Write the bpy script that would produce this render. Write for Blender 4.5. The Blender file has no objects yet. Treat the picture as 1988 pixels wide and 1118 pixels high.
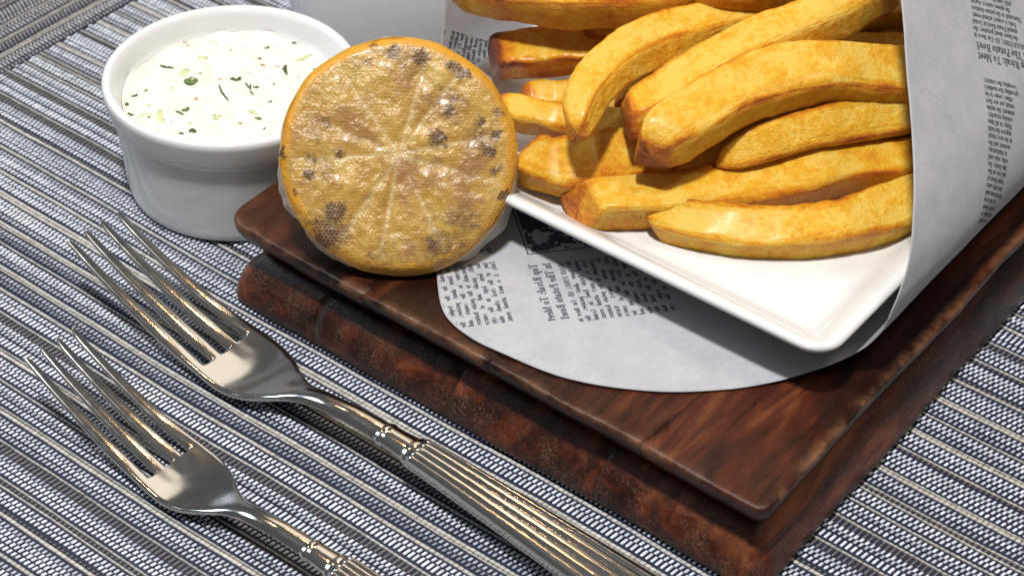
import bpy, bmesh, math, random
import numpy as np
from mathutils import Vector, Matrix, noise

random.seed(7)
rng = np.random.default_rng(11)
sc = bpy.context.scene
COL = sc.collection
MM = 0.001

# ------------------------------------------------------------------ camera
cam_data = bpy.data.cameras.new('camera')
cam = bpy.data.objects.new('camera', cam_data)
COL.objects.link(cam)
cam.location = (0.2388, -0.3183, 0.36)
cam.rotation_euler = (0.873318, -0.02062, 0.662276)
cam_data.sensor_width = 36.0
cam_data.lens = 66.88
cam_data.clip_start = 0.01
cam_data.clip_end = 50.0
cam_data.dof.use_dof = True
cam_data.dof.focus_distance = 0.522
cam_data.dof.aperture_fstop = 22.0
sc.camera = cam

# ------------------------------------------------------------------ world and lamps (indoor table)
world = bpy.data.worlds.new('World')
sc.world = world
world.use_nodes = True
bg = world.node_tree.nodes['Background']
bg.inputs['Color'].default_value = (0.93, 0.96, 1.0, 1)
bg.inputs['Strength'].default_value = 0.11


def area_lamp(name, loc, target, size, power, color):
    d = bpy.data.lights.new(name, 'AREA')
    d.shape = 'DISK'
    d.size = size
    d.energy = power
    d.color = color
    o = bpy.data.objects.new(name, d)
    COL.objects.link(o)
    o.location = loc
    o.rotation_euler = (Vector(target) - Vector(loc)).to_track_quat('-Z', 'Y').to_euler()
    return o


area_lamp('ceiling_lamp', (0.06, -0.30, 1.38), (0.0, 0.03, 0.03), 0.13, 23.0, (1.0, 0.975, 0.94))
area_lamp('window_light', (-1.6, -0.35, 1.15), (0, 0, 0.03), 0.7, 11.0, (0.70, 0.85, 1.0))
area_lamp('warm_room_light', (-0.95, 1.25, 1.35), (0, 0, 0.03), 0.8, 2.0, (1.0, 0.88, 0.73))
area_lamp('warm_side_light', (0.60, 0.40, 1.35), (0, 0, 0.03), 0.30, 4.6, (1.0, 0.84, 0.66))
for i, p in enumerate([(-0.55, 0.75, 1.5), (-0.95, 0.2, 1.55)]):
    area_lamp('warm_downlight', p, (0, 0, 0), 0.07, 1.3, (1.0, 0.60, 0.27))

sc.view_settings.view_transform = 'Standard'
sc.view_settings.look = 'None'
sc.view_settings.exposure = 0.0
sc.view_settings.gamma = 1.0


# ------------------------------------------------------------------ helpers
def tag(o, label=None, cat=None, group=None, kind=None):
    if label: o['label'] = label
    if cat: o['category'] = cat
    if group: o['group'] = group
    if kind: o['kind'] = kind
    return o


def empty(name, loc=(0, 0, 0), rz=0.0):
    o = bpy.data.objects.new(name, None)
    COL.objects.link(o)
    o.empty_display_size = 0.01
    o.location = loc
    o.rotation_euler = (0, 0, rz)
    return o


def mesh_obj(name, verts, faces, mat, parent=None, smooth=True, attrs=None, colors=None):
    me = bpy.data.meshes.new(name)
    me.from_pydata([tuple(v) for v in verts], [], [tuple(f) for f in faces])
    if attrs:
        for k, vals in attrs.items():
            a = me.attributes.new(k, 'FLOAT', 'POINT')
            a.data.foreach_set('value', np.asarray(vals, dtype=np.float32))
    if colors is not None:
        a = me.attributes.new('tint', 'FLOAT_COLOR', 'POINT')
        a.data.foreach_set('color', np.asarray(colors, dtype=np.float32).ravel())
    if smooth:
        me.polygons.foreach_set('use_smooth', [True] * len(me.polygons))
    me.materials.append(mat)
    me.update()
    o = bpy.data.objects.new(name, me)
    COL.objects.link(o)
    if parent: o.parent = parent
    return o


class NT:
    """small node-tree helper"""
    def __init__(self, name):
        self.mat = bpy.data.materials.new(name)
        self.mat.use_nodes = True
        self.t = self.mat.node_tree
        self.b = self.t.nodes['Principled BSDF']
        self.out = self.t.nodes['Material Output']

    def n(self, kind, **kw):
        nd = self.t.nodes.new(kind)
        for k, v in kw.items():
            if k in nd.inputs.keys() if hasattr(nd.inputs, 'keys') else False:
                nd.inputs[k].default_value = v
            else:
                setattr(nd, k, v)
        return nd

    def l(self, a, b):
        self.t.links.new(a, b)

    def set(self, **kw):
        for k, v in kw.items():
            self.b.inputs[k.replace('_', ' ')].default_value = v

    def coord(self, scale=(1, 1, 1), kind='Object', rot=(0, 0, 0)):
        tc = self.n('ShaderNodeTexCoord')
        mp = self.n('ShaderNodeMapping')
        mp.inputs['Scale'].default_value = scale
        mp.inputs['Rotation'].default_value = rot
        self.l(tc.outputs[kind], mp.inputs['Vector'])
        return mp.outputs['Vector']

    def noise(self, vec, scale, detail=4, rough=0.55, dist=0.0):
        nd = self.n('ShaderNodeTexNoise')
        nd.inputs['Scale'].default_value = scale
        nd.inputs['Detail'].default_value = detail
        nd.inputs['Roughness'].default_value = rough
        nd.inputs['Distortion'].default_value = dist
        if vec is not None: self.l(vec, nd.inputs['Vector'])
        return nd.outputs['Fac']

    def ramp(self, fac, stops):
        r = self.n('ShaderNodeValToRGB')
        el = r.color_ramp.elements
        while len(el) < len(stops): el.new(0.5)
        for e, (p, c) in zip(el, stops):
            e.position = p
            e.color = (c[0], c[1], c[2], 1) if not isinstance(c, (int, float)) else (c, c, c, 1)
        self.l(fac, r.inputs['Fac'])
        return r.outputs['Color']

    def mix(self, fac, a, b, mode='MIX'):
        m = self.n('ShaderNodeMix')
        m.data_type = 'RGBA'
        m.blend_type = mode
        for s, v in (('Factor', fac), ('A', a), ('B', b)):
            sock = [x for x in m.inputs if x.name == s and (x.type == 'RGBA' or (s == 'Factor' and x.type == 'VALUE'))][0]
            if hasattr(v, 'links'): self.l(v, sock)
            elif isinstance(v, (int, float)): sock.default_value = v
            else: sock.default_value = (v[0], v[1], v[2], 1)
        return [x for x in m.outputs if x.type == 'RGBA'][0]

    def math(self, op, a, b=0.0, clamp=False):
        m = self.n('ShaderNodeMath')
        m.operation = op
        m.use_clamp = clamp
        for i, v in enumerate((a, b)):
            if hasattr(v, 'links'): self.l(v, m.inputs[i])
            else: m.inputs[i].default_value = v
        return m.outputs[0]

    def attr(self, name):
        a = self.n('ShaderNodeAttribute')
        a.attribute_name = name
        return a

    def bump(self, h, strength=0.3, dist=0.0005):
        b = self.n('ShaderNodeBump')
        b.inputs['Strength'].default_value = strength
        b.inputs['Distance'].default_value = dist
        self.l(h, b.inputs['Height'])
        self.l(b.outputs['Normal'], self.b.inputs['Normal'])
        return b

    def base(self, c):
        if hasattr(c, 'links'): self.l(c, self.b.inputs['Base Color'])
        else: self.b.inputs['Base Color'].default_value = (c[0], c[1], c[2], 1)


# ------------------------------------------------------------------ materials
def mat_yarn():
    m = NT('woven_vinyl')
    a = m.attr('tint')
    nz = m.noise(m.coord(), 900, 2)
    m.base(m.mix(0.25, a.outputs['Color'], m.ramp(nz, [(0.3, 0.35), (0.7, 1.0)]), 'MULTIPLY'))
    m.set(Roughness=0.38, Specular_IOR_Level=0.5)
    return m.mat


def mat_plain(name, color, rough=0.5, **kw):
    m = NT(name)
    m.base(color)
    m.set(Roughness=rough, **kw)
    return m.mat


def mat_wood():
    m = NT('dark_wood')
    oi = m.n('ShaderNodeObjectInfo')
    tc = m.n('ShaderNodeTexCoord')
    add = m.n('ShaderNodeVectorMath')
    add.operation = 'ADD'
    sc_ = m.n('ShaderNodeVectorMath')
    sc_.operation = 'SCALE'
    comb = m.n('ShaderNodeCombineXYZ')
    m.l(oi.outputs['Random'], comb.inputs[0])
    m.l(oi.outputs['Random'], comb.inputs[1])
    m.l(comb.outputs[0], sc_.inputs[0])
    sc_.inputs['Scale'].default_value = 0.9
    m.l(tc.outputs['Object'], add.inputs[0])
    m.l(sc_.outputs[0], add.inputs[1])
    mp = m.n('ShaderNodeMapping')
    mp.inputs['Scale'].default_value = (1.0, 0.16, 1.0)
    mp.inputs['Rotation'].default_value = (0, 0, -0.35)
    m.l(add.outputs[0], mp.inputs['Vector'])
    grain = m.noise(mp.outputs[0], 190, 8, 0.62, 1.3)
    broad = m.noise(mp.outputs[0], 42, 4, 0.55, 1.6)
    fig = m.math('ADD', m.math('MULTIPLY', grain, 0.42), m.math('MULTIPLY', broad, 0.62))
    c = m.ramp(fig, [(0.36, (0.0045, 0.0013, 0.0009)), (0.49, (0.022, 0.0042, 0.0019)), (0.59, (0.068, 0.0135, 0.0042)), (0.71, (0.175, 0.052, 0.016))])
    val = m.ramp(oi.outputs['Random'], [(0.0, 0.55), (0.5, 0.85), (1.0, 1.55)])
    c = m.mix(1.0, c, val, 'MULTIPLY')
    # pale dusty scuffs in the pores of the worn sides, set by the wear attribute on the mesh
    w = m.attr('wear')
    fine = m.noise(m.coord(), 1500, 4, 0.7)
    mid = m.noise(m.coord(), 130, 3, 0.6)
    sf = m.math('MULTIPLY', m.ramp(fine, [(0.48, 0.0), (0.66, 1.0)]), m.ramp(mid, [(0.40, 0.0), (0.60, 1.0)]))
    sf = m.math('MULTIPLY', sf, w.outputs['Fac'])
    c = m.mix(m.math('MULTIPLY', sf, 0.32, True), c, (0.34, 0.25, 0.18))
    # rubbed, lighter arris
    e = m.attr('arris')
    ef = m.math('MULTIPLY', e.outputs['Fac'], m.ramp(m.noise(m.coord(), 120, 5, 0.65), [(0.42, 0.0), (0.70, 1.0)]), True)
    c = m.mix(m.math('MULTIPLY', ef, 0.8), c, (0.22, 0.105, 0.052))
    m.base(c)
    m.l(m.math('ADD', m.math('MULTIPLY', broad, 0.4), 0.13), m.b.inputs['Roughness'])
    m.set(Specular_IOR_Level=0.36)
    m.bump(m.math('ADD', grain, m.math('MULTIPLY', fine, 0.5)), 0.55, 0.0005)
    return m.mat


def mat_paper():
    m = NT('greaseproof_paper')
    v = m.coord()
    n1 = m.noise(v, 110, 6, 0.6)
    n2 = m.noise(v, 520, 4, 0.65)
    k = m.math('ADD', m.math('MULTIPLY', n1, 0.6), m.math('MULTIPLY', n2, 0.4))
    m.base(m.ramp(k, [(0.34, (0.40, 0.41, 0.445)), (0.52, (0.46, 0.465, 0.50)), (0.68, (0.51, 0.515, 0.54))]))
    m.set(Roughness=0.62, Specular_IOR_Level=0.3)
    m.bump(k, 0.25, 0.0004)
    tr = m.n('ShaderNodeBsdfTranslucent')
    tr.inputs['Color'].default_value = (0.66, 0.64, 0.63, 1)
    mx = m.n('ShaderNodeMixShader')
    mx.inputs[0].default_value = 0.14
    m.l(m.b.outputs[0], mx.inputs[1])
    m.l(tr.outputs[0], mx.inputs[2])
    m.l(mx.outputs[0], m.out.inputs['Surface'])
    return m.mat


def mat_porcelain(name, col=(0.70, 0.71, 0.72)):
    m = NT(name)
    v = m.coord()
    m.base(m.mix(m.noise(v, 60, 2), col, tuple(c * 0.97 for c in col)))
    m.set(Roughness=0.07, Specular_IOR_Level=0.5, Coat_Weight=0.2, Coat_Roughness=0.03)
    m.bump(m.noise(v, 45, 2), 0.06, 0.0006)
    return m.mat


def mat_steel():
    m = NT('polished_steel')
    v = m.coord()
    n = m.noise(v, 300, 5, 0.6)
    m.base((0.66, 0.645, 0.62))
    m.set(Metallic=1.0)
    m.l(m.math('ADD', m.math('MULTIPLY', n, 0.14), 0.07), m.b.inputs['Roughness'])
    m.bump(m.noise(v, 70, 2), 0.025, 0.0004)
    return m.mat


def mat_fry():
    m = NT('fried_potato')
    v = m.coord()
    cr = m.attr('crisp')
    oi = m.n('ShaderNodeObjectInfo')
    comb = m.n('ShaderNodeCombineXYZ')
    m.l(m.attr('along').outputs['Fac'], comb.inputs[0])
    m.l(m.attr('round').outputs['Fac'], comb.inputs[1])
    m.l(m.math('MULTIPLY', oi.outputs['Random'], 37.0), comb.inputs[2])
    streak = m.noise(comb.outputs[0], 1.0, 5, 0.68, 0.1)       # fibres run lengthwise
    n1 = m.noise(v, 150, 6, 0.66, 0.25)
    n2 = m.noise(v, 620, 5, 0.7)
    grain = m.noise(v, 2300, 3, 0.65)
    f = m.math('ADD', m.math('MULTIPLY', cr.outputs['Fac'], 0.66), m.math('MULTIPLY', m.math('SUBTRACT', n1, 0.5), 0.75))
    f = m.math('ADD', f, m.math('MULTIPLY', m.math('SUBTRACT', n2, 0.5), 0.60))
    f = m.math('ADD', f, m.math('MULTIPLY', m.math('SUBTRACT', streak, 0.5), 0.75))
    f = m.math('ADD', f, m.math('MULTIPLY', m.math('SUBTRACT', oi.outputs['Random'], 0.5), 0.14))
    f = m.math('ADD', f, 0.09)
    c = m.ramp(f, [(0.0, (0.86, 0.57, 0.095)), (0.15, (0.82, 0.445, 0.022)), (0.36, (0.72, 0.275, 0.004)), (0.62, (0.50, 0.125, 0.002)), (0.95, (0.16, 0.028, 0.002))])
    m.base(c)
    m.set(Subsurface_Weight=0.35, Subsurface_Scale=0.003, Specular_IOR_Level=0.40, Coat_Weight=0.14, Coat_Roughness=0.24)
    m.b.inputs['Subsurface Radius'].default_value = (1.0, 0.42, 0.08)
    m.l(m.ramp(n2, [(0.36, 0.18), (0.60, 0.50)]), m.b.inputs['Roughness'])
    h = m.math('ADD', m.math('MULTIPLY', n2, 0.7), m.math('MULTIPLY', grain, 0.35))
    h = m.math('ADD', h, m.math('ADD', m.math('MULTIPLY', n1, 0.8), m.math('MULTIPLY', streak, 0.8)))
    m.bump(h, 1.0, 0.0014)
    return m.mat


def mat_sauce():
    m = NT('tartar_sauce')
    v = m.coord()
    n = m.noise(v, 90, 4, 0.55)
    m.base(m.ramp(n, [(0.3, (0.69, 0.69, 0.60)), (0.6, (0.74, 0.74, 0.68))]))
    m.set(Roughness=0.16, Subsurface_Weight=0.3, Subsurface_Scale=0.004, Specular_IOR_Level=0.5)
    m.b.inputs['Subsurface Radius'].default_value = (1.0, 0.9, 0.6)
    m.bump(m.math('ADD', n, m.math('MULTIPLY', m.noise(v, 420, 3), 0.45)), 0.6, 0.0016)
    return m.mat


def mat_peel():
    m = NT('lemon_peel')
    v = m.coord()
    n = m.noise(v, 160, 4)
    m.base(m.ramp(n, [(0.3, (0.56, 0.235, 0.012)), (0.6, (0.68, 0.33, 0.02)), (0.8, (0.74, 0.42, 0.06))]))
    m.set(Roughness=0.33, Subsurface_Weight=0.2, Subsurface_Scale=0.004, Coat_Weight=0.2)
    m.bump(m.noise(v, 900, 2), 0.3, 0.0004)
    return m.mat


def mat_flesh():
    m = NT('grilled_lemon_flesh')
    v = m.coord()
    sg = m.attr('membrane')
    ch = m.attr('char')
    rm = m.attr('rimness')
    n = m.noise(v, 150, 5, 0.6)
    c = m.ramp(n, [(0.36, (0.40, 0.205, 0.028)), (0.50, (0.52, 0.315, 0.060)), (0.64, (0.60, 0.42, 0.12))])
    c = m.mix(m.math('MULTIPLY', sg.outputs['Fac'], 0.6), c, (0.68, 0.56, 0.31))
    brown = m.ramp(m.noise(v, 75, 6, 0.7), [(0.49, 0.0), (0.60, 1.0)])
    c = m.mix(m.math('MULTIPLY', brown, 0.72), c, (0.25, 0.085, 0.034))
    c = m.mix(m.math('MULTIPLY', rm.outputs['Fac'], 0.9), c, (0.68, 0.33, 0.018))
    cf = m.ramp(m.math('ADD', ch.outputs['Fac'], m.math('MULTIPLY', m.math('SUBTRACT', m.noise(v, 700, 4, 0.7), 0.5), 0.9)), [(0.20, 0.0), (0.58, 1.0)])
    c = m.mix(m.math('MULTIPLY', cf, 0.86), c, (0.045, 0.014, 0.018))
    m.base(c)
    m.set(Roughness=0.32, Subsurface_Weight=0.25, Subsurface_Scale=0.004, Coat_Weight=0.22, Coat_Roughness=0.15)
    m.bump(m.math('ADD', n, m.noise(v, 600, 3)), 0.5, 0.0008)
    return m.mat


def mat_gauze(name, alpha, col=(0.62, 0.43, 0.20)):
    m = NT(name)
    m.base(col)
    m.set(Roughness=0.36, Specular_IOR_Level=0.4, Coat_Weight=0.05, Coat_Roughness=0.12, Alpha=alpha)
    return m.mat


YARN = mat_yarn()
BACK = mat_plain('mat_backing', (0.007, 0.011, 0.034), 0.5)
TABLE = mat_plain('table_top', (0.07, 0.040, 0.024), 0.4)
WOOD = mat_wood()
PAPER = mat_paper()
INK = mat_plain('ink', (0.032, 0.034, 0.045), 0.7)
INK_THROUGH = mat_plain('ink_seen_through_paper', (0.045, 0.055, 0.085), 0.7)
WHITE = mat_porcelain('white_porcelain')
PLATE = mat_porcelain('white_plate_glaze', (0.69, 0.70, 0.705))
STEEL = mat_steel()
FRY = mat_fry()
SAUCE = mat_sauce()
PEEL = mat_peel()
FLESH = mat_flesh()
GAUZE = mat_gauze('gauze_thread', 0.42, (0.56, 0.39, 0.18))
FILM = mat_gauze('wet_gauze_film', 0.55, (0.72, 0.66, 0.55))
HERB = mat_plain('dill', (0.055, 0.085, 0.018), 0.4)
HERB2 = mat_plain('parsley', (0.11, 0.16, 0.035), 0.4)
PICKLE = mat_plain('pickle', (0.60, 0.59, 0.30), 0.3, Subsurface_Weight=0.3, Subsurface_Scale=0.003)
CAPER = mat_plain('spice', (0.42, 0.24, 0.05), 0.4)

# ------------------------------------------------------------------ table and woven placemat
me_t = mesh_obj('table', [(-2.5, -2.5, -0.0026), (2.5, -2.5, -0.0026), (2.5, 2.5, -0.0026), (-2.5, 2.5, -0.0026)], [(0, 1, 2, 3)], TABLE, smooth=False)
tag(me_t, kind='structure')

placemat = tag(empty('placemat', (0, 0, 0)), 'striped woven vinyl placemat in navy, white and beige under everything', 'placemat')
XB = -0.2225            # where the field meets the cross-woven border
mesh_obj('backing', [(-0.304, -0.166, -0.00095), (0.226, -0.166, -0.00095), (0.226, 0.301, -0.00095), (-0.304, 0.301, -0.00095)], [(0, 1, 2, 3)], BACK, placemat, smooth=False)

WH = (0.70, 0.75, 0.84)
GR = (0.22, 0.25, 0.31)
BE = (0.50, 0.485, 0.45)
BR = (0.15, 0.14, 0.135)
NV = (0.018, 0.022, 0.045)
# row kinds: (height mm, float length share, float width share, colour, half-pitch shift, continuous thread)
ROWS = {
    'D': (1.75, 0.84, 0.42, WH, True, False),
    'd': (1.75, 0.78, 0.38, (0.50, 0.54, 0.62), True, False),
    'L': (2.9, 0.84, 0.42, WH, False, False),
    'G': (1.7, 0.78, 0.42, GR, True, False),
    'K': (2.6, 0.92, 0.30, BR, False, False),
    'B': (1.25, 0.74, 0.90, BE, False, True),
    'T': (0.85, 0.62, 0.92, (0.42, 0.405, 0.375), False, True),
    'W': (1.2, 0.85, 0.93, (0.66, 0.66, 0.66), False, True),
    'n': (0.55, 0.0, 0.0, NV, False, False),
    'k': (1.0, 0.70, 0.40, BR, False, False),
}
BANDS = ['DDD|n|BT|n', 'DdD|n|T|n', 'LD|n|B|n', 'DDDD|nk|T|n', 'dDd|n|BT|n', 'DLd|n|B|n', 'DD|n|TkT|n', 'DDd|K|T|n', 'dLD|n|BB|n', 'dDD|n|T|n', 'DDDd|n|Bk|n', 'LdD|K|T|n', 'Gd|n|TB|n']


def weave(length, depth, clip, seq_seed, greyer=0.0):
    """rows run along local x (0..length) and stack along local y (0..depth)"""
    r = np.random.default_rng(seq_seed)
    pitch = 1.57 * MM
    vs, fs, cs = [], [], []
    y, row = 0.0, 0
    order = []
    while y < depth:
        if not order:
            order = list(r.permutation(len(BANDS)))
        todo = []
        for part in BANDS[order.pop()].split('|'):
            for q, ch in enumerate(part):
                arch_ = math.sin(math.pi * (q + 0.5) / len(part)) if len(part) > 1 and part[0] in 'DLdG' else 0.25
                todo.append((ch, -0.00055 + 0.00055 * arch_))
        for ch, lift in todo:
            h, ls, ws, colr, shift, cont = ROWS[ch]
            h = h * MM
            if ch == 'n':
                y += h
                continue
            n = int(length / pitch)
            xs = (np.arange(n) + (0.5 if (shift and row % 2) else 0.0)) * pitch
            yy = np.full(n, y + h / 2)
            keep = clip(xs, yy)
            xs, yy = xs[keep], yy[keep]
            m = len(xs)
            if m:
                top = lift + r.normal(0, 0.00003, m)
                jx = r.normal(0, 0.02, m) * pitch
                hx = pitch * ws / 2 * (1 + r.normal(0, 0.05, m))
                hy = h * ls / 2 * (1 + r.normal(0, 0.04, m))
                wob = 0.0006 * np.sin(xs * 27 + 1.0) + 0.0002 * np.sin(xs * 71 + y * 60) + 0.00006 * np.sin(xs * 173 + row)
                zb = top - 0.00046
                sx, sy = (0.78, 0.62)
                xc = xs + jx
                yc = yy + wob
                skew = 0.10 * pitch
                quad = [(-1, -1), (1, -1), (1, 1), (-1, 1)]
                pts = []
                for (ax, ay) in quad:
                    pts.append(np.stack([xc + ax * hx + ay * skew, yc + ay * hy, zb], 1))
                for (ax, ay) in quad:
                    pts.append(np.stack([xc + ax * hx * 0.92 + ay * skew, yc + ay * hy * 0.92, top - 0.00016], 1))
                for (ax, ay) in quad:
                    pts.append(np.stack([xc + ax * hx * (0.97 if cont else sx * 0.8) * 0.72 + ay * skew * .5, yc + ay * hy * sy, top], 1))
                base = sum(len(v) for v in vs)
                P = np.stack(pts, 1).reshape(-1, 3)
                vs.append(P)
                i0 = base + np.arange(m)[:, None] * 12
                for k in range(4):
                    k2 = (k + 1) % 4
                    fs.append(np.concatenate([i0 + k, i0 + k2, i0 + 4 + k2, i0 + 4 + k], 1))
                    fs.append(np.concatenate([i0 + 4 + k, i0 + 4 + k2, i0 + 8 + k2, i0 + 8 + k], 1))
                fs.append(np.concatenate([i0 + 8, i0 + 9, i0 + 10, i0 + 11], 1))
                col = np.array(colr) * (1 - greyer) + np.array((0.25, 0.225, 0.20)) * greyer
                c = col[None, :] * (1 + r.normal(0, 0.09, (m, 1))) * r.uniform(0.88, 1.08)
                cs.append(np.repeat(np.concatenate([c, np.ones((m, 1))], 1), 12, axis=0))
            y += h
            row += 1
    return np.concatenate(vs), np.concatenate(fs), np.concatenate(cs)


def big_mesh(name, V, Fq, C4, mat, parent):
    me = bpy.data.meshes.new(name)
    nv, nf = len(V), len(Fq)
    me.vertices.add(nv)
    me.vertices.foreach_set('co', V.astype(np.float32).ravel())
    me.loops.add(nf * 4)
    me.loops.foreach_set('vertex_index', Fq.astype(np.int32).ravel())
    me.polygons.add(nf)
    me.polygons.foreach_set('loop_start', np.arange(0, nf * 4, 4, dtype=np.int32))
    me.polygons.foreach_set('loop_total', np.full(nf, 4, dtype=np.int32))
    me.polygons.foreach_set('use_smooth', np.ones(nf, dtype=bool))
    a = me.attributes.new('tint', 'FLOAT_COLOR', 'POINT')
    a.data.foreach_set('color', C4.astype(np.float32).ravel())
    me.materials.append(mat)
    me.update(calc_edges=True)
    o = bpy.data.objects.new(name, me)
    COL.objects.link(o)
    o.parent = parent
    return o


X0, Y0 = XB + 0.0008, -0.165


def clip_field(x, y):
    X, Y = x + X0, y + Y0
    under = (X > -0.072) & (X < 0.092) & (Y > -0.020)
    return ~under


Vf, Ff, Cf = weave(0.447, 0.463, clip_field, 3)
Vf[:, 0] += X0
Vf[:, 1] += Y0
tag(big_mesh('woven_field', Vf, Ff, Cf, YARN, placemat), kind='stuff')
# border: the same weave turned a quarter
Vb, Fb, Cb = weave(0.464, 0.08, lambda x, y: np.ones(len(x), bool), 12, 0.6)
Vb2 = Vb.copy()
Vb2[:, 0] = XB - 0.0006 - Vb[:, 1]
Vb2[:, 1] = -0.165 + Vb[:, 0]
tag(big_mesh('woven_border', Vb2, Fb, Cb, YARN, placemat), kind='stuff')


# ------------------------------------------------------------------ wooden serving board, two layers of planks
board = tag(empty('serving_board', (0, 0, 0)), 'dark brown two-layer wooden serving board with rounded edge', 'serving board')


def rounded_rect(x0, x1, y0, y1, rad, n=8, rad_left=None):
    pts = []
    rl = rad_left or rad
    for (cx, cy, a0, rad) in ((x1 - rad, y0 + rad, -90, rad), (x1 - rad, y1 - rad, 0, rad), (x0 + rad, y1 - rad, 90, rad), (x0 + rl, y0 + rl, 180, rl)):
        for k in range(n + 1):
            a = math.radians(a0 + 90 * k / n)
            pts.append((cx + rad * math.cos(a), cy + rad * math.sin(a)))
    return pts


def make_slab(ext, rad, prof, cuts, z_top):
    # same number of points on every ring: resample each ring
    def ring_pts(d):
        x0, x1, y0, y1 = ext
        pts = rounded_rect(x0 + d, x1 - d, y0 + d, y1 - d, max(rad - d, 0.0015), 8, max(0.0075 - d, 0.002))
        P = np.array(pts)
        return P
    full = []
    base = ring_pts(0.0)
    # build a param list shared by all rings: corner points and straight points
    N = len(base)
    seg = []
    for i in range(N):
        p, q = base[i], base[(i + 1) % N]
        seg.append(max(1, int(np.hypot(*(q - p)) / 0.005)))
    V, W, A, rings = [], [], [], []
    for (d, z, wear, arris) in prof:
        P = ring_pts(d)
        idx = []
        for i in range(N):
            for t in range(seg[i]):
                p = P[i] + (P[(i + 1) % N] - P[i]) * t / seg[i]
                w = 0.0009 * noise.noise(Vector((p[0] * 26, p[1] * 26, z * 40))) + 0.00045 * noise.noise(Vector((p[0] * 120, p[1] * 120, z * 90)))
                cxm, cym = (ext[0] + ext[1]) / 2, (ext[2] + ext[3]) / 2
                idx.append(len(V))
                nx = 1 if p[0] > cxm else -1
                V.append((p[0] + w * nx, p[1] - w, z + (0.25 * w if 0.001 < z < z_top - 0.0005 else 0)))
                W.append(wear)
                A.append(arris)
        rings.append(idx)
    Fq = []
    n = len(rings[0])
    for a, b in zip(rings[:-1], rings[1:]):
        for i in range(n):
            j = (i + 1) % n
            Fq.append((a[i], a[j], b[j], b[i]))
    Fq.append(tuple(rings[-1]))
    Fq.append(tuple(reversed(rings[0])))
    me = bpy.data.meshes.new('tmp')
    me.from_pydata(V, [], Fq)
    for k, vals in (('wear', W), ('arris', A)):
        at = me.attributes.new(k, 'FLOAT', 'POINT')
        at.data.foreach_set('value', np.array(vals, dtype=np.float32))
    edges = [-1.0] + cuts + [1.0]
    gap = 0.00004
    for a, b in zip(edges[:-1], edges[1:]):
        bm = bmesh.new()
        bm.from_mesh(me)
        for (co, no) in (((a + gap, 0, 0), (-1, 0.06, 0)), ((b - gap, 0, 0), (1, -0.06, 0))):
            g = bm.verts[:] + bm.edges[:] + bm.faces[:]
            bmesh.ops.bisect_plane(bm, geom=g, dist=1e-6, plane_co=co, plane_no=no, clear_outer=True)
            bd = [e for e in bm.edges if e.is_boundary]
            if bd:
                bmesh.ops.holes_fill(bm, edges=bd, sides=0)
        bmesh.ops.recalc_face_normals(bm, faces=bm.faces[:])
        m2 = bpy.data.meshes.new('plank')
        bm.to_mesh(m2)
        bm.free()
        m2.materials.append(WOOD)
        for p in m2.polygons:
            p.use_smooth = len(p.vertices) == 4
        o = bpy.data.objects.new('plank', m2)
        COL.objects.link(o)
        o.parent = board


m_ = MM
# lower layer: flared foot, then a hollow up to the upper layer
make_slab((-0.0815, 0.1012, -0.0308, 0.235), 0.009, [
    (1.6 * m_, 0.0 * m_, 0.2, 0.0), (0.4 * m_, 0.8 * m_, 0.5, 0.1), (0.0, 2.2 * m_, 1.0, 0.0), (0.5 * m_, 5.0 * m_, 1.0, 0.0),
    (1.5 * m_, 8.0 * m_, 1.0, 0.0), (2.9 * m_, 10.6 * m_, 0.7, 0.2), (4.8 * m_, 12.8 * m_, 0.4, 0.1), (7.2 * m_, 14.6 * m_, 0.1, 0.0), (9.0 * m_, 15.6 * m_, 0, 0)],
    [-0.0455, 0.0035, 0.0520], 15.6 * m_)
# upper layer: overhanging rounded lip
make_slab((-0.0828, 0.0990, -0.0292, 0.235), 0.0042, [
    (9.0 * m_, 15.7 * m_, 0, 0), (6.4 * m_, 17.2 * m_, 0, 0), (3.2 * m_, 20.2 * m_, 0.1, 0), (1.2 * m_, 23.0 * m_, 0.1, 0), (0.2 * m_, 25.2 * m_, 0.1, 0.3),
    (0.0, 26.6 * m_, 0, 0.9), (0.12 * m_, 27.4 * m_, 0, 1.0), (0.6 * m_, 27.88 * m_, 0, 1.0), (1.5 * m_, 28.0 * m_, 0, 0.55), (3.4 * m_, 28.0 * m_, 0, 0.1), (14 * m_, 28.0 * m_, 0, 0.0)],
    [-0.0270, 0.0160, 0.0640], 28.0 * m_)

# ------------------------------------------------------------------ printed paper: profile along the wrap (x, z) and its front edge y
PROF = [(-76, 112, 63), (-74.5, 85, 61), (-71.5, 62, 57), (-68.8, 45, 51), (-64.5, 35, 43), (-57, 30.0, 30), (-45, 28.7, 14), (-34, 28.5, 2), (-20.7, 28.5, -8.6),
        (-15, 28.5, -14.5), (-9, 28.5, -20.2), (-3.5, 28.5, -23.4), (4, 28.5, -25.0), (12.9, 28.5, -24.9), (34, 28.5, -21.8), (53.2, 28.5, -12.3), (67.3, 28.5, -0.3), (76, 28.8, 10),
        (83, 30.3, 19.5), (89.3, 34.5, 26), (93.8, 41, 29.5), (95.6, 49, 32), (93.6, 57.5, 41), (88, 67, 50.5), (80, 76.5, 62), (70, 88, 74), (59, 99.5, 87), (46, 109, 100), (30, 115, 113)]


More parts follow.
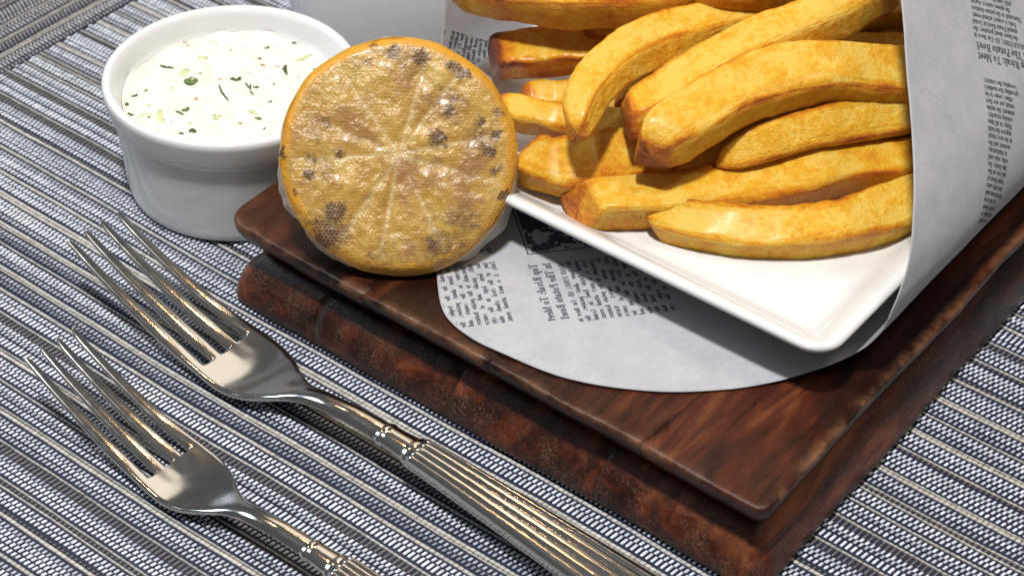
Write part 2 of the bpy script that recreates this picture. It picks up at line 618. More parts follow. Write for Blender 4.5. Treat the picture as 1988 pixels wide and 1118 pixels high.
def catmull(P, n):
    P = np.array(P, float)
    Q = np.vstack([2 * P[0] - P[1], P, 2 * P[-1] - P[-2]])
    out = []
    for i in range(1, len(Q) - 2):
        p0, p1, p2, p3 = Q[i - 1], Q[i], Q[i + 1], Q[i + 2]
        for t in np.linspace(0, 1, n, endpoint=False):
            out.append(0.5 * ((2 * p1) + (-p0 + p2) * t + (2 * p0 - 5 * p1 + 4 * p2 - p3) * t * t + (-p0 + 3 * p1 - 3 * p2 + p3) * t ** 3))
    out.append(Q[-2])
    return np.array(out)


PC = catmull(PROF, 14)
SARC = np.concatenate([[0], np.cumsum(np.hypot(np.diff(PC[:, 0]), np.diff(PC[:, 1])))])   # mm along the sheet


def paper_point(s, y, off=0.0):
    """sheet coordinates (mm) -> world (m); off = mm towards the inside of the wrap"""
    x = np.interp(s, SARC, PC[:, 0])
    z = np.interp(s, SARC, PC[:, 1])
    e = 1.5
    tx = np.interp(s + e, SARC, PC[:, 0]) - np.interp(s - e, SARC, PC[:, 0])
    tz = np.interp(s + e, SARC, PC[:, 1]) - np.interp(s - e, SARC, PC[:, 1])
    L = math.hypot(tx, tz) + 1e-9
    nx, nz = -tz / L, tx / L
    up = max(0.0, min(1.0, (z - 30) / 14))
    wv = up * 0.5 * noise.noise(Vector((s * 0.045, y * 0.03, 3.1))) + 0.12 * up * noise.noise(Vector((s * 0.2, y * 0.16, 8)))
    d = off + wv + 0.14 * (1 - up) * (1 + noise.noise(Vector((s * 0.06, y * 0.05, 1.3))))
    return ((x + nx * d) * MM, y * MM, (z + nz * d) * MM)


paper = tag(empty('paper_wrap', (0.02, 0.03, 0.0285)), 'greaseproof paper printed like newspaper, curled round the white plate of fries', 'paper')


def to_local(parent, pts):
    o = Vector(parent.location)
    return [tuple(Vector(p) - o) for p in pts]


ns, nt = len(SARC), 48
Vp, Fp = [], []
for i in range(ns):
    yf = PC[i, 2]
    for k in range(nt):
        t = (k / (nt - 1)) ** 1.3
        Vp.append(paper_point(SARC[i], yf + (232 - yf) * t))
for i in range(ns - 1):
    for k in range(nt - 1):
        a = i * nt + k
        Fp.append((a, a + nt, a + nt + 1, a + 1))
sheet = mesh_obj('sheet', to_local(paper, Vp), Fp, PAPER, paper)
so = sheet.modifiers.new('thickness', 'SOLIDIFY')
so.thickness = 0.00014
so.offset = 0.0


# ---- a small serif alphabet drawn with quads (cap height 1)
ST, TH = 0.19, 0.085


def g_rect(x0, y0, x1, y1): return [[(x0, y0), (x1, y0), (x1, y1), (x0, y1)]]
def g_stem(x, y0, y1, bot=True, top=False, w=ST, sw=0.11):
    q = g_rect(x, y0, x + w, y1)
    if bot: q += g_rect(x - sw, y0, x + w + sw, y0 + TH)
    if top: q += g_rect(x - sw, y1 - TH, x + w + 0.0, y1)
    return q
def g_arc(cx, cy, rx, ry, a0, a1, n=9, thick=ST, thin=TH):
    q = []
    for k in range(n):
        pts = []
        for a, inner in ((a0 + (a1 - a0) * k / n, 0), (a0 + (a1 - a0) * (k + 1) / n, 0), (a0 + (a1 - a0) * (k + 1) / n, 1), (a0 + (a1 - a0) * k / n, 1)):
            c, s = math.cos(math.radians(a)), math.sin(math.radians(a))
            pts.append((cx + (rx - inner * thick) * c, cy + (ry - inner * thin) * s))
        q.append(pts)
    return q
def g_diag(x0, y0, x1, y1, w): return [[(x0, y0), (x0 + w, y0), (x1 + w, y1), (x1, y1)]]


XH = 0.66
def bowl(cx, a0=0, a1=360): return g_arc(cx, XH / 2, 0.27, XH / 2 + 0.015, a0, a1, 12)
def arch(x, w=0.30): return g_arc(x + w / 2 + ST / 2, XH - 0.22, w / 2 + ST / 2, 0.23, 0, 180, 7, ST, 0.08) + g_stem(x + w, 0, XH - 0.2)
GL = {}
GL['o'] = (bowl(0.30), 0.60)
GL['a'] = (g_arc(0.22, 0.2, 0.2, 0.21, 0, 360, 9, 0.13) + g_stem(0.36, 0, XH - 0.15) + g_arc(0.30, XH - 0.2, 0.23, 0.21, 0, 150, 6, ST, 0.08), 0.62)
GL['b'] = (g_stem(0.08, 0, 1, False, True) + bowl(0.38), 0.68)
GL['c'] = (bowl(0.30, 45, 315), 0.54)
GL['d'] = (bowl(0.30) + g_stem(0.42, 0, 1, True, True), 0.70)
GL['e'] = (bowl(0.30, 0, 320) + g_rect(0.1, 0.31, 0.56, 0.31 + TH), 0.58)
GL['f'] = (g_stem(0.12, 0, 0.8) + g_arc(0.32, 0.78, 0.2, 0.22, 40, 180, 5, ST, 0.08) + g_rect(0.0, XH - TH, 0.42, XH), 0.42)
GL['g'] = (g_arc(0.27, 0.42, 0.23, 0.25, 0, 360, 9, 0.14) + g_arc(0.28, -0.06, 0.27, 0.18, 0, 360, 9, 0.13) + g_rect(0.42, 0.58, 0.60, XH), 0.60)
GL['h'] = (g_stem(0.08, 0, 1, True, True) + arch(0.10), 0.70)
GL['i'] = (g_stem(0.10, 0, XH, True, True) + g_arc(0.185, 0.86, 0.1, 0.1, 0, 360, 6, 0.1, 0.1), 0.38)
GL['j'] = (g_stem(0.14, -0.2, XH, False, True) + g_arc(0.1, -0.16, 0.2, 0.14, 190, 360, 5), 0.38)
GL['k'] = (g_stem(0.08, 0, 1, True, True) + g_diag(0.22, 0.3, 0.46, XH, 0.1) + g_diag(0.52, 0, 0.28, 0.42, 0.17), 0.70)
GL['l'] = (g_stem(0.10, 0, 1, True, True), 0.37)
GL['m'] = (g_stem(0.08, 0, XH, True, True) + arch(0.10) + arch(0.42), 1.02)
GL['n'] = (g_stem(0.08, 0, XH, True, True) + arch(0.10), 0.70)
GL['p'] = (g_stem(0.08, -0.32, XH, True, True) + bowl(0.38), 0.68)
GL['q'] = (bowl(0.30) + g_stem(0.42, -0.32, XH, True, False), 0.68)
GL['r'] = (g_stem(0.08, 0, XH, True, True) + g_arc(0.40, XH - 0.2, 0.2, 0.22, 60, 170, 5, 0.16, 0.1), 0.52)
GL['s'] = (g_arc(0.24, XH * 0.74, 0.2, XH * 0.27, 40, 250, 7, 0.12, 0.08) + g_arc(0.24, XH * 0.25, 0.2, XH * 0.27, -140, 80, 7, 0.12, 0.08), 0.48)
GL['t'] = (g_stem(0.12, 0.1, 0.86, False) + g_arc(0.3, 0.14, 0.18, 0.15, 180, 320, 5, ST, 0.08) + g_rect(0.0, XH - TH, 0.40, XH), 0.44)
GL['u'] = (g_stem(0.08, 0.18, XH, False, True) + g_arc(0.30, 0.2, 0.22, 0.2, 180, 320, 6, ST, 0.08) + g_stem(0.42, 0, XH, True, True), 0.72)
GL['v'] = (g_diag(0.22, 0, 0.02, XH, 0.17) + g_diag(0.26, 0, 0.46, XH, 0.07) + g_rect(-0.04, XH - TH, 0.24, XH) + g_rect(0.38, XH - TH, 0.60, XH), 0.58)
GL['w'] = (g_diag(0.20, 0, 0.02, XH, 0.17) + g_diag(0.24, 0, 0.40, XH, 0.07) + g_diag(0.54, 0, 0.36, XH, 0.17) + g_diag(0.58, 0, 0.76, XH, 0.07) + g_rect(-0.04, XH - TH, 0.24, XH) + g_rect(0.68, XH - TH, 0.90, XH), 0.88)
GL['x'] = (g_diag(0.42, 0, 0.04, XH, 0.17) + g_diag(0.04, 0, 0.42, XH, 0.07), 0.62)
GL['y'] = (g_diag(0.24, 0, 0.02, XH, 0.17) + g_diag(0.10, -0.3, 0.48, XH, 0.07) + g_rect(-0.04, XH - TH, 0.24, XH) + g_rect(0.40, XH - TH, 0.60, XH), 0.58)
GL['z'] = (g_rect(0.04, XH - 0.08, 0.5, XH) + g_rect(0.04, 0, 0.5, 0.08) + g_diag(0.05, 0.04, 0.32, XH - 0.04, 0.16), 0.54)
GL['T'] = (g_stem(0.32, 0, 1) + g_rect(0.02, 1 - TH, 0.80, 1) + g_rect(0.02, 0.74, 0.08, 1) + g_rect(0.74, 0.74, 0.80, 1), 0.82)
GL['P'] = (g_stem(0.12, 0, 1, True, True) + g_arc(0.34, 0.74, 0.32, 0.27, -90, 90, 8) + g_rect(0.2, 1 - TH, 0.36, 1) + g_rect(0.2, 0.47, 0.36, 0.53), 0.72)
GL['R'] = (GL['P'][0] + g_diag(0.60, 0, 0.34, 0.5, 0.2), 0.86)
GL['B'] = (GL['P'][0] + g_arc(0.36, 0.265, 0.36, 0.275, -90, 90, 8) + g_rect(0.2, 0, 0.38, TH), 0.80)
GL['D'] = (g_stem(0.12, 0, 1, True, True) + g_arc(0.36, 0.5, 0.42, 0.5, -90, 90, 10) + g_rect(0.2, 0, 0.38, TH) + g_rect(0.2, 1 - TH, 0.38, 1), 0.86)
GL['M'] = (g_rect(0.12, 0, 0.18, 1) + g_stem(0.78, 0, 1, True, False) + g_diag(0.46, 0.02, 0.12, 1, 0.18) + g_diag(0.50, 0.02, 0.82, 1, 0.07) + g_rect(0.02, 0, 0.30, TH), 1.06)
GL['I'] = (g_stem(0.14, 0, 1, True, True), 0.44)
GL['N'] = (g_rect(0.12, 0, 0.18, 1) + g_rect(0.66, 0, 0.72, 1) + g_diag(0.58, 0, 0.10, 1, 0.18) + g_rect(0.02, 0, 0.30, TH), 0.84)
GL['F'] = (g_stem(0.12, 0, 1, True, True) + g_rect(0.2, 1 - TH, 0.68, 1) + g_rect(0.2, 0.48, 0.52, 0.55) + g_rect(0.62, 0.76, 0.68, 1), 0.70)
GL['E'] = (GL['F'][0] + g_rect(0.2, 0, 0.70, TH), 0.76)
GL['G'] = (g_arc(0.44, 0.5, 0.40, 0.51, 45, 330, 10) + g_stem(0.62, 0.05, 0.45, False), 0.88)
GL['C'] = (g_arc(0.44, 0.5, 0.40, 0.51, 45, 315, 10) + g_rect(0.68, 0.66, 0.74, 0.95), 0.82)
GL['S'] = (g_arc(0.32, 0.74, 0.28, 0.27, 40, 250, 7, 0.15) + g_arc(0.32, 0.26, 0.28, 0.27, -140, 80, 7, 0.15), 0.64)
GL['K'] = (g_stem(0.12, 0, 1, True, True) + g_diag(0.26, 0.4, 0.62, 1, 0.09) + g_diag(0.62, 0, 0.32, 0.6, 0.2), 0.86)
GL['A'] = (g_diag(0.06, 0, 0.36, 1, 0.07) + g_diag(0.62, 0, 0.34, 1, 0.18) + g_rect(0.2, 0.3, 0.66, 0.36) + g_rect(-0.02, 0, 0.22, TH) + g_rect(0.54, 0, 0.90, TH), 0.88)
GL['O'] = (g_arc(0.44, 0.5, 0.40, 0.51, 0, 360, 12), 0.88)
GL['Y'] = (g_stem(0.34, 0, 0.45) + g_diag(0.34, 0.42, 0.06, 1, 0.17) + g_diag(0.44, 0.42, 0.70, 1, 0.07), 0.84)
GL['2'] = (g_arc(0.28, 0.72, 0.26, 0.28, -20, 170, 7) + g_diag(0.05, 0.05, 0.40, 0.62, 0.14) + g_rect(0.04, 0, 0.56, 0.1), 0.60)
GL['5'] = (g_arc(0.26, 0.30, 0.28, 0.31, -140, 120, 9) + g_rect(0.1, 0.5, 0.16, 1) + g_rect(0.1, 0.9, 0.5, 1), 0.60)
GL['.'] = (g_rect(0.06, 0, 0.22, 0.14), 0.30)
GL[','] = (g_rect(0.06, 0, 0.22, 0.14) + g_diag(0.06, -0.16, 0.12, 0, 0.08), 0.30)
GL['-'] = (g_rect(0.06, 0.3, 0.40, 0.38), 0.46)
GL[' '] = ([], 0.34)


def text_width(t, size): return sum(GL.get(c, GL['o'])[1] for c in t) * size


class Print:
    """flat lettering laid on the sheet through its own coordinates"""
    def __init__(self, name, mat, inside, off=0.16):
        self.v, self.f = [], []
        self.name, self.mat, self.off = name, mat, (off if inside else -off)

    def quad(self, pts):
        b = len(self.v)
        for (s, y) in pts:
            self.v.append(paper_point(s, y, self.off))
        self.f.append(tuple(range(b, b + len(pts))))

    def line(self, text, org, d, up, size, squeeze=1.0, align='left', width=None):
        """org: sheet (s, y) of the line start, d: unit reading direction, up: unit letter-up direction"""
        w = text_width(text, size) * squeeze
        x = 0.0
        if align == 'right': x = -w
        extra = 0.0
        if width and w < width and len(text) > 6 and width / w < 2.0:
            extra = (width - w) / max(1, text.count(' '))
        for ch in text:
            quads, adv = GL.get(ch, GL['o'])
            for q in quads:
                self.quad([(org[0] + d[0] * (x + p[0] * size * squeeze) + up[0] * p[1] * size,
                            org[1] + d[1] * (x + p[0] * size * squeeze) + up[1] * p[1] * size) for p in q])
            x += adv * size * squeeze + (extra if ch == ' ' else 0)

    def build(self, parent):
        return mesh_obj(self.name, to_local(parent, self.v), self.f, self.mat, parent, smooth=False)


def S_of_x(x_mm, branch='bottom'):
    i0 = {'left': 0, 'bottom': 70, 'right': 16 * 14}[branch]
    i1 = {'left': 80, 'bottom': 18 * 14, 'right': len(PC)}[branch]
    xs = PC[i0:i1, 0]
    return float(np.interp(x_mm, xs, SARC[i0:i1]))


# the sheet is printed on its outside: on the wall the letters read upside down, inside the wrap they show through mirrored
HEAD = ['Top Rivals To Meet', 'In The Potato Bowl']
BODY = ['GRAND FORKS, ND- For those in', 'the know about potatoes, the', 'annual Potato Bowl in Grand', 'Forks is a must attend event.', 'Thousands to the potato features', 'the queen contest, tractor', 'pulls, parade and of course', 'french fries by the ton for', 'everyone in the county and',
        'fans of the rival schools who', 'meet again on the field this', 'weekend for the trophy that', 'has been kept in the city']
BODY2 = ['sweeping the country.', 'spreading the madness', 'others seems to be', 'sound, nor are they', 'moment, the union', 'cooking wizardry.', 'things to all time', 'improve the bold', 'in the next round', 'moment and the', 'in Manhattan,', 'John, Luke and', 'fine Darby, the', 'and you see the',
         'triple threat of', 'hot with sauce', 'best in town and', 'for all to be', 'served by hand', 'with a smile so', 'come one and']


def paragraph(pr, lines, org, d, e, size, step, align='left', squeeze=0.9, keep=lambda s, y: True, width=None, jitter=0.0):
    up = (-e[0], -e[1])
    for i, t in enumerate(lines):
        o = (org[0] + e[0] * step * i, org[1] + e[1] * step * i)
        pr.line(t, o, d, up, size, squeeze, align, width)


class ClippedPrint(Print):
    def quad(self, pts):
        for (s, y) in pts:
            if y < float(np.interp(s, SARC, PC[:, 2])) + 0.5: return
        Print.quad(self, pts)


dB, eB = (0.762, -0.647), (0.647, 0.762)
p1 = ClippedPrint('printed_article', INK_THROUGH, True)
p1.line(HEAD[0], (144.6, 10.1), dB, (-eB[0], -eB[1]), 2.35, 0.98)
p1.line(HEAD[1], (147.2, 12.9), dB, (-eB[0], -eB[1]), 2.35, 0.98)
paragraph(p1, BODY, (149.6, 15.4), dB, eB, 1.55, 2.12, squeeze=0.82, width=25.5)
p1.build(paper)
p2 = ClippedPrint('printed_column', INK_THROUGH, True)
paragraph(p2, [BODY[k % 13] for k in (3, 9, 5, 10, 2, 7, 11, 1, 8, 4, 6, 12, 9, 3)], (135.1 - eB[0] * 2.12 * 13, 3.5 - eB[1] * 2.12 * 13), dB, eB, 1.55, 2.12, squeeze=0.82, width=25.5)
paragraph(p2, [BODY[k % 13] for k in (8, 4, 6, 12, 9, 3, 10, 1)], (112.6 - eB[0] * 2.12 * 7, 22.6 - eB[1] * 2.12 * 7), dB, eB, 1.55, 2.12, squeeze=0.78, width=25.5)
p2.build(paper)
# framed picture above the article
p3 = ClippedPrint('printed_picture', INK_THROUGH, True)
def fr(a, b): return (140.3 - dB[0] * a + eB[0] * b, 11.6 - dB[1] * a + eB[1] * b)
for (a0, a1, b0, b1) in ((0, 0.4, 0, 30), (0, 22, 0, 0.4), (21.6, 22, 0, 30), (0, 22, 29.6, 30)):
    nq = 12
    for q in range(nq):
        if a1 - a0 > b1 - b0: p3.quad([fr(a0 + (a1 - a0) * q / nq, b0), fr(a0 + (a1 - a0) * (q + 1) / nq, b0), fr(a0 + (a1 - a0) * (q + 1) / nq, b1), fr(a0 + (a1 - a0) * q / nq, b1)])
        else: p3.quad([fr(a0, b0 + (b1 - b0) * q / nq), fr(a1, b0 + (b1 - b0) * q / nq), fr(a1, b0 + (b1 - b0) * (q + 1) / nq), fr(a0, b0 + (b1 - b0) * (q + 1) / nq)])
for i in range(40):
    for j in range(54):
        a, b = 1.0 + i * 0.5, 1.0 + j * 0.5
        if noise.noise(Vector((a * 0.23, b * 0.2, 4.2))) + 0.5 * noise.noise(Vector((a * 0.7, b * 0.6, 1))) + 0.028 * (a - 3) > 0.05:
            p3.quad([fr(a, b), fr(a + 0.5, b), fr(a + 0.5, b + 0.5), fr(a, b + 0.5)])
p3.build(paper)
dW, eW = (0.577, -0.816), (0.816, 0.577)
p4 = Print('printed_headline', INK, False)
p4.line(HEAD[0], (291.0, 104.7), dW, (-eW[0], -eW[1]), 2.2, 0.98, 'right')
p4.line(HEAD[1], (293.4, 106.4), dW, (-eW[0], -eW[1]), 2.2, 0.98, 'right')
p4.build(paper)
p5 = Print('printed_article', INK, False)
upW = (-eW[0], -eW[1])
for i, t in enumerate(BODY[:11]): p5.line(t, (295.8 + eW[0] * 1.95 * i, 107.3 + eW[1] * 1.95 * i), dW, upW, 1.38, 0.88, 'right')
for i, t in enumerate(BODY2): p5.line(t, (284.6 - eW[0] * 1.92 * i, 101.2 - eW[1] * 1.92 * i), dW, upW, 1.38, 0.88, 'right')
p5.build(paper)
dL, eL = (0.82, -0.57), (0.57, 0.82)
p6 = ClippedPrint('printed_title', INK_THROUGH, True)
upL = (-eL[0], -eL[1])
p6.line('Curley', (58.2, 56.6), dL, upL, 4.6, 0.8)
for i, t in enumerate(['Kitchen photo of', 'babies can order', 'for 25 Years we', 'Simplicity and', 'small tins of it', 'and they are so', 'Potato growers', 'for the season']):
    p6.line(t, (61.2 + eL[0] * 2.3 * i, 60.2 + eL[1] * 2.3 * i), dL, upL, 1.7, 0.9)
p6.build(paper)


# ------------------------------------------------------------------ white rectangular plate
plate = tag(empty('plate', (0.015, 0.067, 0.0287)), 'white rectangular porcelain plate with raised rim, under the fries', 'plate')


def ring_loft(name, ext, rad, prof, mat, parent, cap=True, n=8, div=0.006):
    def ring_pts(d):
        x0, x1, y0, y1 = ext
        return np.array(rounded_rect(x0 + d, x1 - d, y0 + d, y1 - d, max(rad - d, 0.0022), n))
    V, rings = [], []
    for (d, z) in prof:
        P = ring_pts(d)
        idx = []
        for p in P:
            idx.append(len(V))
            V.append((p[0], p[1], z))
        rings.append(idx)
    F_ = []
    k = len(rings[0])
    for a, b in zip(rings[:-1], rings[1:]):
        for i in range(k):
            j = (i + 1) % k
            F_.append((a[i], a[j], b[j], b[i]))
    if cap:
        F_.append(tuple(rings[-1]))
        F_.append(tuple(reversed(rings[0])))
    return mesh_obj(name, to_local(parent, V), F_, mat, parent)


PEXT = (-0.0595, 0.0902, 0.0098, 0.128)
def spline2(pts, n): return [tuple(p) for p in catmull(pts, n)]
prof_rim = spline2([(20, 32.0), (12, 36.2), (4.5, 41.0), (1.2, 43.2), (0.1, 44.6), (0.35, 45.6), (1.5, 46.1), (3.2, 45.7), (6, 44.0), (9.5, 41.4), (12, 40.0), (14.5, 39.45), (18, 39.3), (26, 39.25)], 5)
ring_loft('dish', PEXT, 0.0085, [(d * MM, z * MM) for d, z in prof_rim], PLATE, plate, n=10)
ring_loft('foot', PEXT, 0.0085, [(d * MM, z * MM) for d, z in [(22.2, 28.9), (20.6, 28.75), (20.0, 29.2), (19.6, 32.3), (23, 33)]], PLATE, plate, n=10)

# ------------------------------------------------------------------ fries
FRIES = {
    'topL': ([(-64.4, 52.5, 74.0), (-50.5, 54.1, 75.0), (-38.0, 59.5, 76.0), (-21.4, 69.1, 77.0), (-11.0, 82.1, 78.0), (-4.3, 101.2, 79.0)],
        [5.5, 7.0, 6.5], [5, 6.2, 6], 10, 0.55),
    'topR': ([(-6.7, 85.9, 80.0), (5.3, 91.5, 80.0), (14.2, 104.8, 80.0), (22.5, 125.2, 80.0)],
        [5, 5.5, 5], [4.5, 5, 5], 0, 0.5),
    'darkend': ([(-48.8, 51.2, 55.0), (-42.7, 56.8, 56.0), (-33.3, 64.1, 58.0), (-20.8, 74.8, 60.0), (-9.0, 89.2, 62.0)],
        [6.0, 6.3, 6.0], [5.6, 5.8, 5.6], 0, 0.97),
    'bent': ([(3.1, 22.2, 67.0), (-1.6, 30.5, 70.0), (-4.5, 41.2, 72.0), (-3.4, 52.7, 74.0), (-0.6, 70.1, 73.0), (5.1, 88.1, 71.0), (12.1, 104.7, 70.0)],
        [4.2, 6.0, 6.3], [4.2, 5.6, 6.0], 20, 0.6),
    'long': ([(7.3, 38.7, 66.0), (11.2, 49.6, 69.0), (15.4, 63.0, 72.0), (20.8, 76.3, 75.0), (27.4, 89.3, 78.0), (33.8, 105.9, 80.0), (37.9, 125.0, 80.0)],
        [6.2, 6.6, 6.2], [5.0, 5.4, 5.4], 14, 0.8),
    'big': ([(20.9, 31.1, 63.0), (21.4, 39.2, 66.0), (24.5, 49.8, 69.0), (28.9, 61.8, 71.0), (35.6, 74.5, 72.0), (43.7, 85.8, 71.0), (51.9, 94.6, 69.0), (62.2, 106.3, 66.0), (67.4, 116.1, 62.0)],
        [6.8, 7.6, 6.8], [6.2, 7.0, 6.4], 8, 0.62),
    'mid': ([(30.0, 50.4, 55.0), (34.4, 55.7, 57.0), (41.6, 67.5, 59.0), (51.0, 81.7, 60.0), (60.1, 94.3, 60.0), (69.5, 110.4, 58.0)],
        [4.6, 5.6, 5.6], [3.6, 4.8, 4.8], -10, 0.4),
    'facet': ([(5.1, 21.1, 44.5), (11.0, 26.7, 46.5), (21.4, 36.3, 47.0), (33.4, 48.4, 48.5), (44.6, 62.0, 49.5), (55.6, 76.4, 50.0), (65.3, 88.1, 50.0), (75.9, 101.3, 50.0)],
        [6.4, 6.8, 6.4], [5.0, 5.4, 5.2], 0, 0.93),
    'front': ([(21.5, 32.1, 43.5), (30.2, 33.7, 44.0), (43.1, 39.3, 44.2), (54.5, 47.1, 44.3), (64.1, 57.9, 44.5), (71.4, 70.1, 45.0), (78.0, 83.7, 46.0), (82.3, 93.2, 47.0)],
        [5.2, 7.2, 7.0], [4.8, 6.2, 6.2], 0, 0.9),
    'lowleft': ([(-34.9, 36.8, 52.0), (-25.3, 39.2, 52.0), (-15.3, 42.9, 52.0), (-4.8, 48.2, 52.0), (5.0, 54.4, 52.0), (14.3, 61.2, 52.0)],
        [4.6, 4.8, 4.8], [4.2, 4.4, 4.2], 0, 0.8),
    'pale': ([(-36.4, 50.2, 47.0), (-31.2, 54.5, 47.0), (-23.9, 59.8, 47.0), (-13.4, 65.8, 47.0)],
        [4.2, 4.6, 4.4], [3.6, 3.8, 3.6], 0, 0.7),
    'blunt': ([(-18.5, 28.7, 47.0), (-10.6, 27.3, 47.0), (-1.9, 32.4, 48.0), (6.0, 43.3, 48.0), (16.2, 53.7, 49.0)],
        [6.6, 7.6, 6.6], [6.0, 6.8, 6.0], 0, 0.84),
    'backR': ([(24.4, 104.3, 58.0), (32.6, 113.4, 59.0), (41.1, 122.6, 59.0), (50.9, 129.4, 59.0), (57.8, 135.7, 58.0)],
        [5, 5.2, 5], [4.2, 4.4, 4.2], 0, 0.7),
    'backR2': ([(24.3, 119.2, 57.0), (31.5, 131.0, 57.0), (38.9, 139.5, 57.0), (48.1, 148.4, 56.0)],
        [5, 5.4, 5], [4.6, 4.8, 4.6], 0, 0.7),
    'shiny': ([(-2.9, 54.0, 57.0), (-1.9, 66.0, 59.0), (0.8, 77.4, 61.0), (5.1, 92.3, 62.0)],
        [4.4, 5.0, 5.0], [4, 4.6, 4.6], 0, 0.6),
    'gap': ([(50.6, 85.8, 47.0), (57.7, 93.2, 49.0), (65.8, 101.9, 50.0), (71.4, 109.8, 50.0)],
        [4.6, 5, 5], [4, 4.4, 4.4], 0, 0.7),
    'under': ([(18.1, 45.9, 49.0), (24.2, 56.8, 51.0), (30.5, 70.5, 53.0), (36.3, 85.5, 54.0), (44.6, 105.6, 55.0)],
        [5, 5.6, 5.6], [4.2, 4.6, 4.6], 0, 0.7),
    'cornerR': ([(26.8, 121.7, 66.0), (33.9, 133.0, 67.0), (42.7, 138.8, 67.0), (49.9, 144.7, 66.0)],
        [5, 5.2, 5], [4.6, 4.8, 4.6], 0, 0.7),
    'underTop': ([(-29.2, 68.2, 64.0), (-18.9, 82.0, 65.0), (-8.8, 96.4, 66.0), (-0.4, 114.0, 66.0)],
        [5, 5.6, 5.4], [4.6, 5, 5], 0, 0.7),
}
FRY_LABEL = {
    'topL': 'golden fry lying across the top of the pile, cut by the picture edge',
    'topR': 'pale fry end at the top edge, right of the topmost fry',
    'darkend': 'square-cut fry with a dark browned end at upper left of the pile',
    'bent': 'bent fry curving down to a narrow point beside the dark-ended fry',
    'long': 'long pale yellow fry running diagonally up behind the biggest fry',
    'big': 'biggest and thickest fry, arched across the middle of the pile',
    'mid': 'tapered pointed fry tucked right under the biggest arched fry',
    'facet': 'fry with an orange slanted cut end, second from the plate front edge',
    'front': 'wide curved fry at the front, nearest the bare plate corner',
    'lowleft': 'low fry passing under the pointed tip of the bent fry',
    'pale': 'small pale fry end peeking out behind the low left fry',
    'blunt': 'thick blunt fry beside the lemon at the plate left edge',
    'backR': 'fry with a browned ridge between biggest fry and paper wrap',
    'backR2': 'shaded fry at upper right behind the browned-ridge fry',
    'shiny': 'oily fry sliver showing between the bent fry and the long pale fry',
    'gap': 'dark fry sliver at the paper edge under the tapered pointed fry',
    'under': 'shaded fry hidden deep under the biggest arched fry',
    'cornerR': 'dark reddish fry in the top right gap by the paper edge',
    'underTop': 'shaded fry under the topmost fry, behind the bent fry',
}


def superell(a, n):
    c, s = math.cos(a), math.sin(a)
    return math.copysign(abs(c) ** (2 / n), c), math.copysign(abs(s) ** (2 / n), s)


